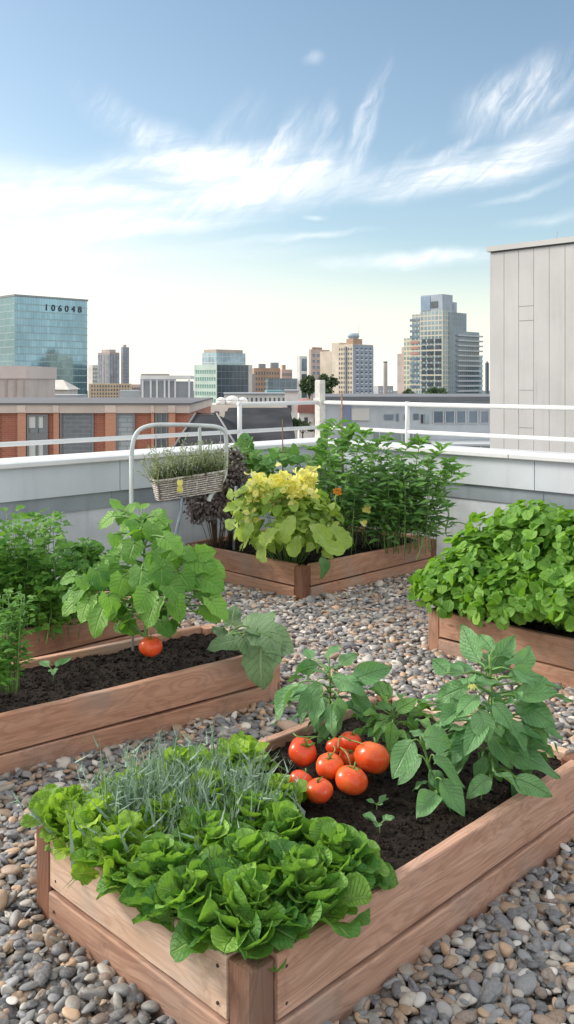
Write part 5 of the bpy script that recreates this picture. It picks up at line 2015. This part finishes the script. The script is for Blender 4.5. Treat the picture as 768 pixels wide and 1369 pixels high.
e = empty('cane', P(176, 860, 4.15), 0, 'pale thin stake inside the broad leaved plant', 'plant stake', 'plant stakes')
mb = MB()
mb.tube([P(178, 870, 4.2), P(176, 660, 4.2), P(175, 610, 4.2)], .006, .006, 7)
stems_build(mb, e, 'tube')
# squash leaves over right end
leaf_plant('squash_plant', 'greyish squash plant with large leaves drooping over the end of the left planter', 'plant', P(290, 860, 4.12), 'squash', 'heart', [
    (345, 845, 395, 868, 4.0, -.08, .85, .75), (350, 850, 345, 922, 3.98, -.12, .85, .7), (320, 855, 275, 862, 4.05, -.05, .7, .4), (330, 838, 370, 815, 4.1, .05, .9, .6),
    (310, 835, 312, 805, 4.15, .05, .8, .3), (360, 850, 380, 885, 3.95, -.05, .9, .5), (300, 850, 285, 835, 4.15, .03, .9, .3), (325, 850, 342, 880, 4.0, -.06, .8, .55), (335, 840, 388, 845, 4.05, -.02, .9, .65)],
    72, hub=P(318, 838, 4.1), stem_r=.006)

# celery / parsley like greens at the left
def herb_stalks(label, cen, n, hgt, spread, seed, mat, leaf, lsz, group, name='herb_plant', ws=.7, up=.25):
    r = rng_of(seed)
    e = empty(name, cen, 0, label, 'herb', group)
    mb = MB()
    lv = Leaves()
    for i in range(n):
        a, l_ = r.uniform(0, 6.28), abs(r.normal(0, up))
        b0 = Vector(cen) + Vector((r.normal(0, spread * .4), r.normal(0, spread * .4), 0))
        h = hgt * r.uniform(.45, 1)
        tp = b0 + Vector((math.cos(a) * l_ * h, math.sin(a) * l_ * h, h))
        pts = curve_pts([b0, b0.lerp(tp, .5) + Vector((0, 0, .03 * h)), tp], 4)
        mb.tube(pts, .0032, .0016, 5)
        for j in range(9):
            t_ = .30 + .72 * j / 8
            q = b0.lerp(tp, min(t_, 1))
            for s_ in range(3):
                a2 = r.uniform(0, 6.28)
                d = Vector((math.cos(a2), math.sin(a2), r.uniform(-.1, .6)))
                q2 = q + d * lsz * r.uniform(.2, .9)
                lv.add(leaf, tuple(q2), tuple(d), (r.normal(0, .3), -.3 + r.normal(0, .3), 1), lsz * r.uniform(.6, 1.1), lsz * ws, r.random(), r)
                if s_ == 0:
                    mb.tube([q, q2], .0014, .001, 4)
    lv.build('leaves', M[mat], e)
    stems_build(mb, e)
    return e


herb_stalks('tall celery like herb at the left edge of the hidden planter', P(38, 850, 4.75), 34, .66, .20, 501, 'celery', 'lobed', .066, 'leafy herbs along the left edge')
herb_stalks('tall celery like herb cut by the left picture edge', P(-20, 850, 4.7), 26, .62, .18, 502, 'celery', 'lobed', .066, 'leafy herbs along the left edge')
herb_stalks('mid height celery like herb behind the left end of the long planter', P(72, 850, 4.65), 20, .40, .16, 503, 'celery', 'lobed', .066, 'leafy herbs along the left edge')
c = P(112, 755, 5.0)
mound('basil_plant', 'small leaved basil plant between the celery like herb and the broad leaved plant', 'herb', tuple(c), (.16, .15, .14), 380, .055, .6, 'celery', 'ovate', 63, 'leafy herbs along the left edge', tone=(0, .7), fill=.3)
herb_stalks('pale feathery pea shoots at the left end of the long planter soil', P(12, 925, 3.62), 16, .40, .06, 504, 'celery', 'lance', .045, None, 'pea_shoot', .35, .13)
herb_stalks('low pea shoots at the left picture edge in the long planter', P(-14, 940, 3.5), 10, .30, .05, 505, 'celery', 'lance', .05, None, 'pea_shoot', .35, .16)

for k, (px, Y, n, h_, sp, lb) in enumerate([
    (462, 6.85, 22, .78, .24, 'airy dark green bush left part, right behind the yellow green plant'),
    (500, 7.05, 25, .86, .26, 'tallest airy bush in the middle of the farthest planter'),
    (530, 6.85, 23, .76, .24, 'slender leaved pepper bush right of the middle of the farthest planter'),
    (560, 6.85, 17, .68, .18, 'slender leaved bush leaning over the right end of the farthest planter')]):
    herb_stalks(lb, P(px, 508 + 1.3 * F / Y, Y), n, h_, sp, 520 + k, 'bush', 'lance', .115, 'dark green bushes in the farthest planter', 'pepper_bush', .26, .32 if k < 2 else .17)

# ---- tubular hoop with hanging wicker basket
YH = 6.0
hp = empty('garden_hoop', (P(176, 700, YH).x, YH, 0), 0, 'pale grey bent tube frame standing in front of the left parapet', 'frame')
def hp_tube(name, pts, r_, smooth_n=8):
    mb = MB()
    q = curve_pts([P(*a) for a in pts], smooth_n)
    loc = Vector(hp.location)
    mb.tube([p_ - loc for p_ in q], r_, sides=10)
    return mb.build(name, M['tube'], hp, True)
hp_tube('hoop', ((176, 800, 6.0), (176, 700, 6.0), (176, 640, 6.0), (177, 600, 6.0), (184, 578, 6.02), (202, 569, 6.05), (235, 568, 6.12), (267, 569, 6.2), (290, 571, 6.25), (301, 578, 6.27), (303, 600, 6.27), (302, 625, 6.25), (300, 638, 6.22), (291, 652, 6.17), (283, 661, 6.15), (279, 670, 6.14)), .0150)
hp_tube('upright_bar', ((267, 570, 6.2), (268, 600, 6.2), (269, 640, 6.2)), .012)
bk = empty('wicker_basket', P(250, 665, 6.05), 0, 'long grey wicker basket hanging inside the bent tube frame', 'basket')
bl = Vector(bk.location)
A0, A1 = P(206, 642, 6.02) - bl, P(298, 628, 6.22) - bl
ax = (A1 - A0)
nrm = Vector((ax.y, -ax.x, 0)).normalized()
mb = MB()
rows = 10
for k in range(rows):
    t_ = k / (rows - 1)
    dz = -.135 * t_ + .0
    ins = .05 * t_
    p = []
    n = 40
    for j in range(n + 1):
        a = 2 * PI * j / n
        cx_ = .5 + (.5 - ins) * max(-1, min(1, 1.25 * math.cos(a)))
        cy_ = (.085 - .03 * t_) * max(-1, min(1, 1.25 * math.sin(a)))
        wob = .004 * (1 if (j + k) % 2 else -1)
        p.append(A0 + ax * cx_ + nrm * (cy_ + wob) + Vector((0, 0, dz)))
    mb.tube(p, .0085 if k in (0,) else .0052, sides=6)
for j in range(26):
    a = 2 * PI * j / 26
    c0 = A0 + ax * (.5 + .5 * max(-1, min(1, 1.25 * math.cos(a)))) + nrm * .085 * max(-1, min(1, 1.25 * math.sin(a)))
    c1 = A0 + ax * (.5 + .45 * max(-1, min(1, 1.25 * math.cos(a)))) + nrm * .055 * max(-1, min(1, 1.25 * math.sin(a))) + Vector((0, 0, -.135))
    mb.tube([c0 + Vector((0, 0, .008)), c1], .004, sides=5)
mb.build('weave', M['wicker'], bk, True)
mb = MB()
b4 = [A0 + ax * q + nrm * w_ + Vector((0, 0, -.133)) for q, w_ in ((.05, -.05), (.95, -.05), (.95, .05), (.05, .05))]
t4 = [A0 + ax * q + nrm * w_ + Vector((0, 0, -.02)) for q, w_ in ((.02, -.07), (.98, -.07), (.98, .07), (.02, .07))]
mb.quad(b4[::-1])
mb.quad(t4)
for i in range(4):
    mb.quad([b4[i], b4[(i + 1) % 4], t4[(i + 1) % 4], t4[i]])
mb.build('liner', mat_plain('basket_liner', (.17, .14, .12), .9, var=.3, scale=30), bk)
mb = MB()
for q in (.03, .97):
    p0 = A0 + ax * q
    mb.tube([p0, p0 + Vector((0, 0, .06)), p0 + Vector((0, .0, .30))], .0022, sides=4)
mb.build('hanger_wire', M['rod'], bk, True)
yl = empty('flower', P(241, 652, 5.93), 0, 'small yellow flower hanging at the front of the wicker basket', 'flower')
lv = Leaves()
lv.add('ovate', np.tile(np.array(P(241, 650, 5.92)), (6, 1)), np.array([[0, -.1, -1], [.3, -.1, -.8], [-.3, -.1, -.8], [.2, -.3, .9], [-.2, -.3, .9], [0, -.6, .1]]), [[0, -1, .1]], .05, .028, .5, rng_of(3))
lv.build('petals', M['petal_yellow'], yl)
# leg of the basket stand
mb = MB()
q = curve_pts([P(243, 664, 6.04), P(241, 690, 6.0), P(236, 712, 5.98), P(233, 745, 5.95), P(232, 800, 5.95)], 6)
mb.tube([p_ - bl for p_ in q], .012, sides=8)
mb.build('leg', M['rod'], bk, True)
# grey green sprigs in the basket
e = empty('lavender', P(250, 640, 6.1), 0, 'grey green lavender sprigs filling the wicker basket', 'plant')
lv = Leaves()
r = rng_of(91)
n = 330
f = r.random(n)
A0w, A1w = P(207, 642, 6.02), P(297, 628, 6.2)
pos = np.array([tuple(A0w.lerp(A1w, float(q))) for q in f]) + np.stack([r.normal(0, .02, n), r.normal(0, .05, n), np.full(n, -.02)], -1)
d = np.stack([r.normal(0, .35, n) + (f - .5) * .5, r.normal(0, .3, n), np.ones(n)], -1)
hh_ = (.30 - .08 * (f - .4) ** 2 * 4) * r.uniform(.35, 1, n)
lv.add('blade', pos, d, [[0, -1, 0]], hh_, .003, r.random(n), r)
m_ = 1500
k = r.integers(0, n, m_)
tt_ = r.uniform(.3, 1.0, m_)
q = pos[k] + unit(d)[k] * (hh_[k] * tt_)[:, None]
lv.add('lance', q, unit(d)[k] + r.normal(0, .55, (m_, 3)), [[0, -.8, .5]], r.uniform(.015, .03, m_), .006, r.random(m_), r)
lv.build('leaves', M['lavender'], e)
mb = MB()
for i in range(12):
    a = A0w.lerp(A1w, i / 11)
    mb.tube([a - Vector((0, 0, .03)), a + Vector((r.normal(0, .02), r.normal(0, .02), .15))], .002, .001, 4)
stems_build(mb, e)
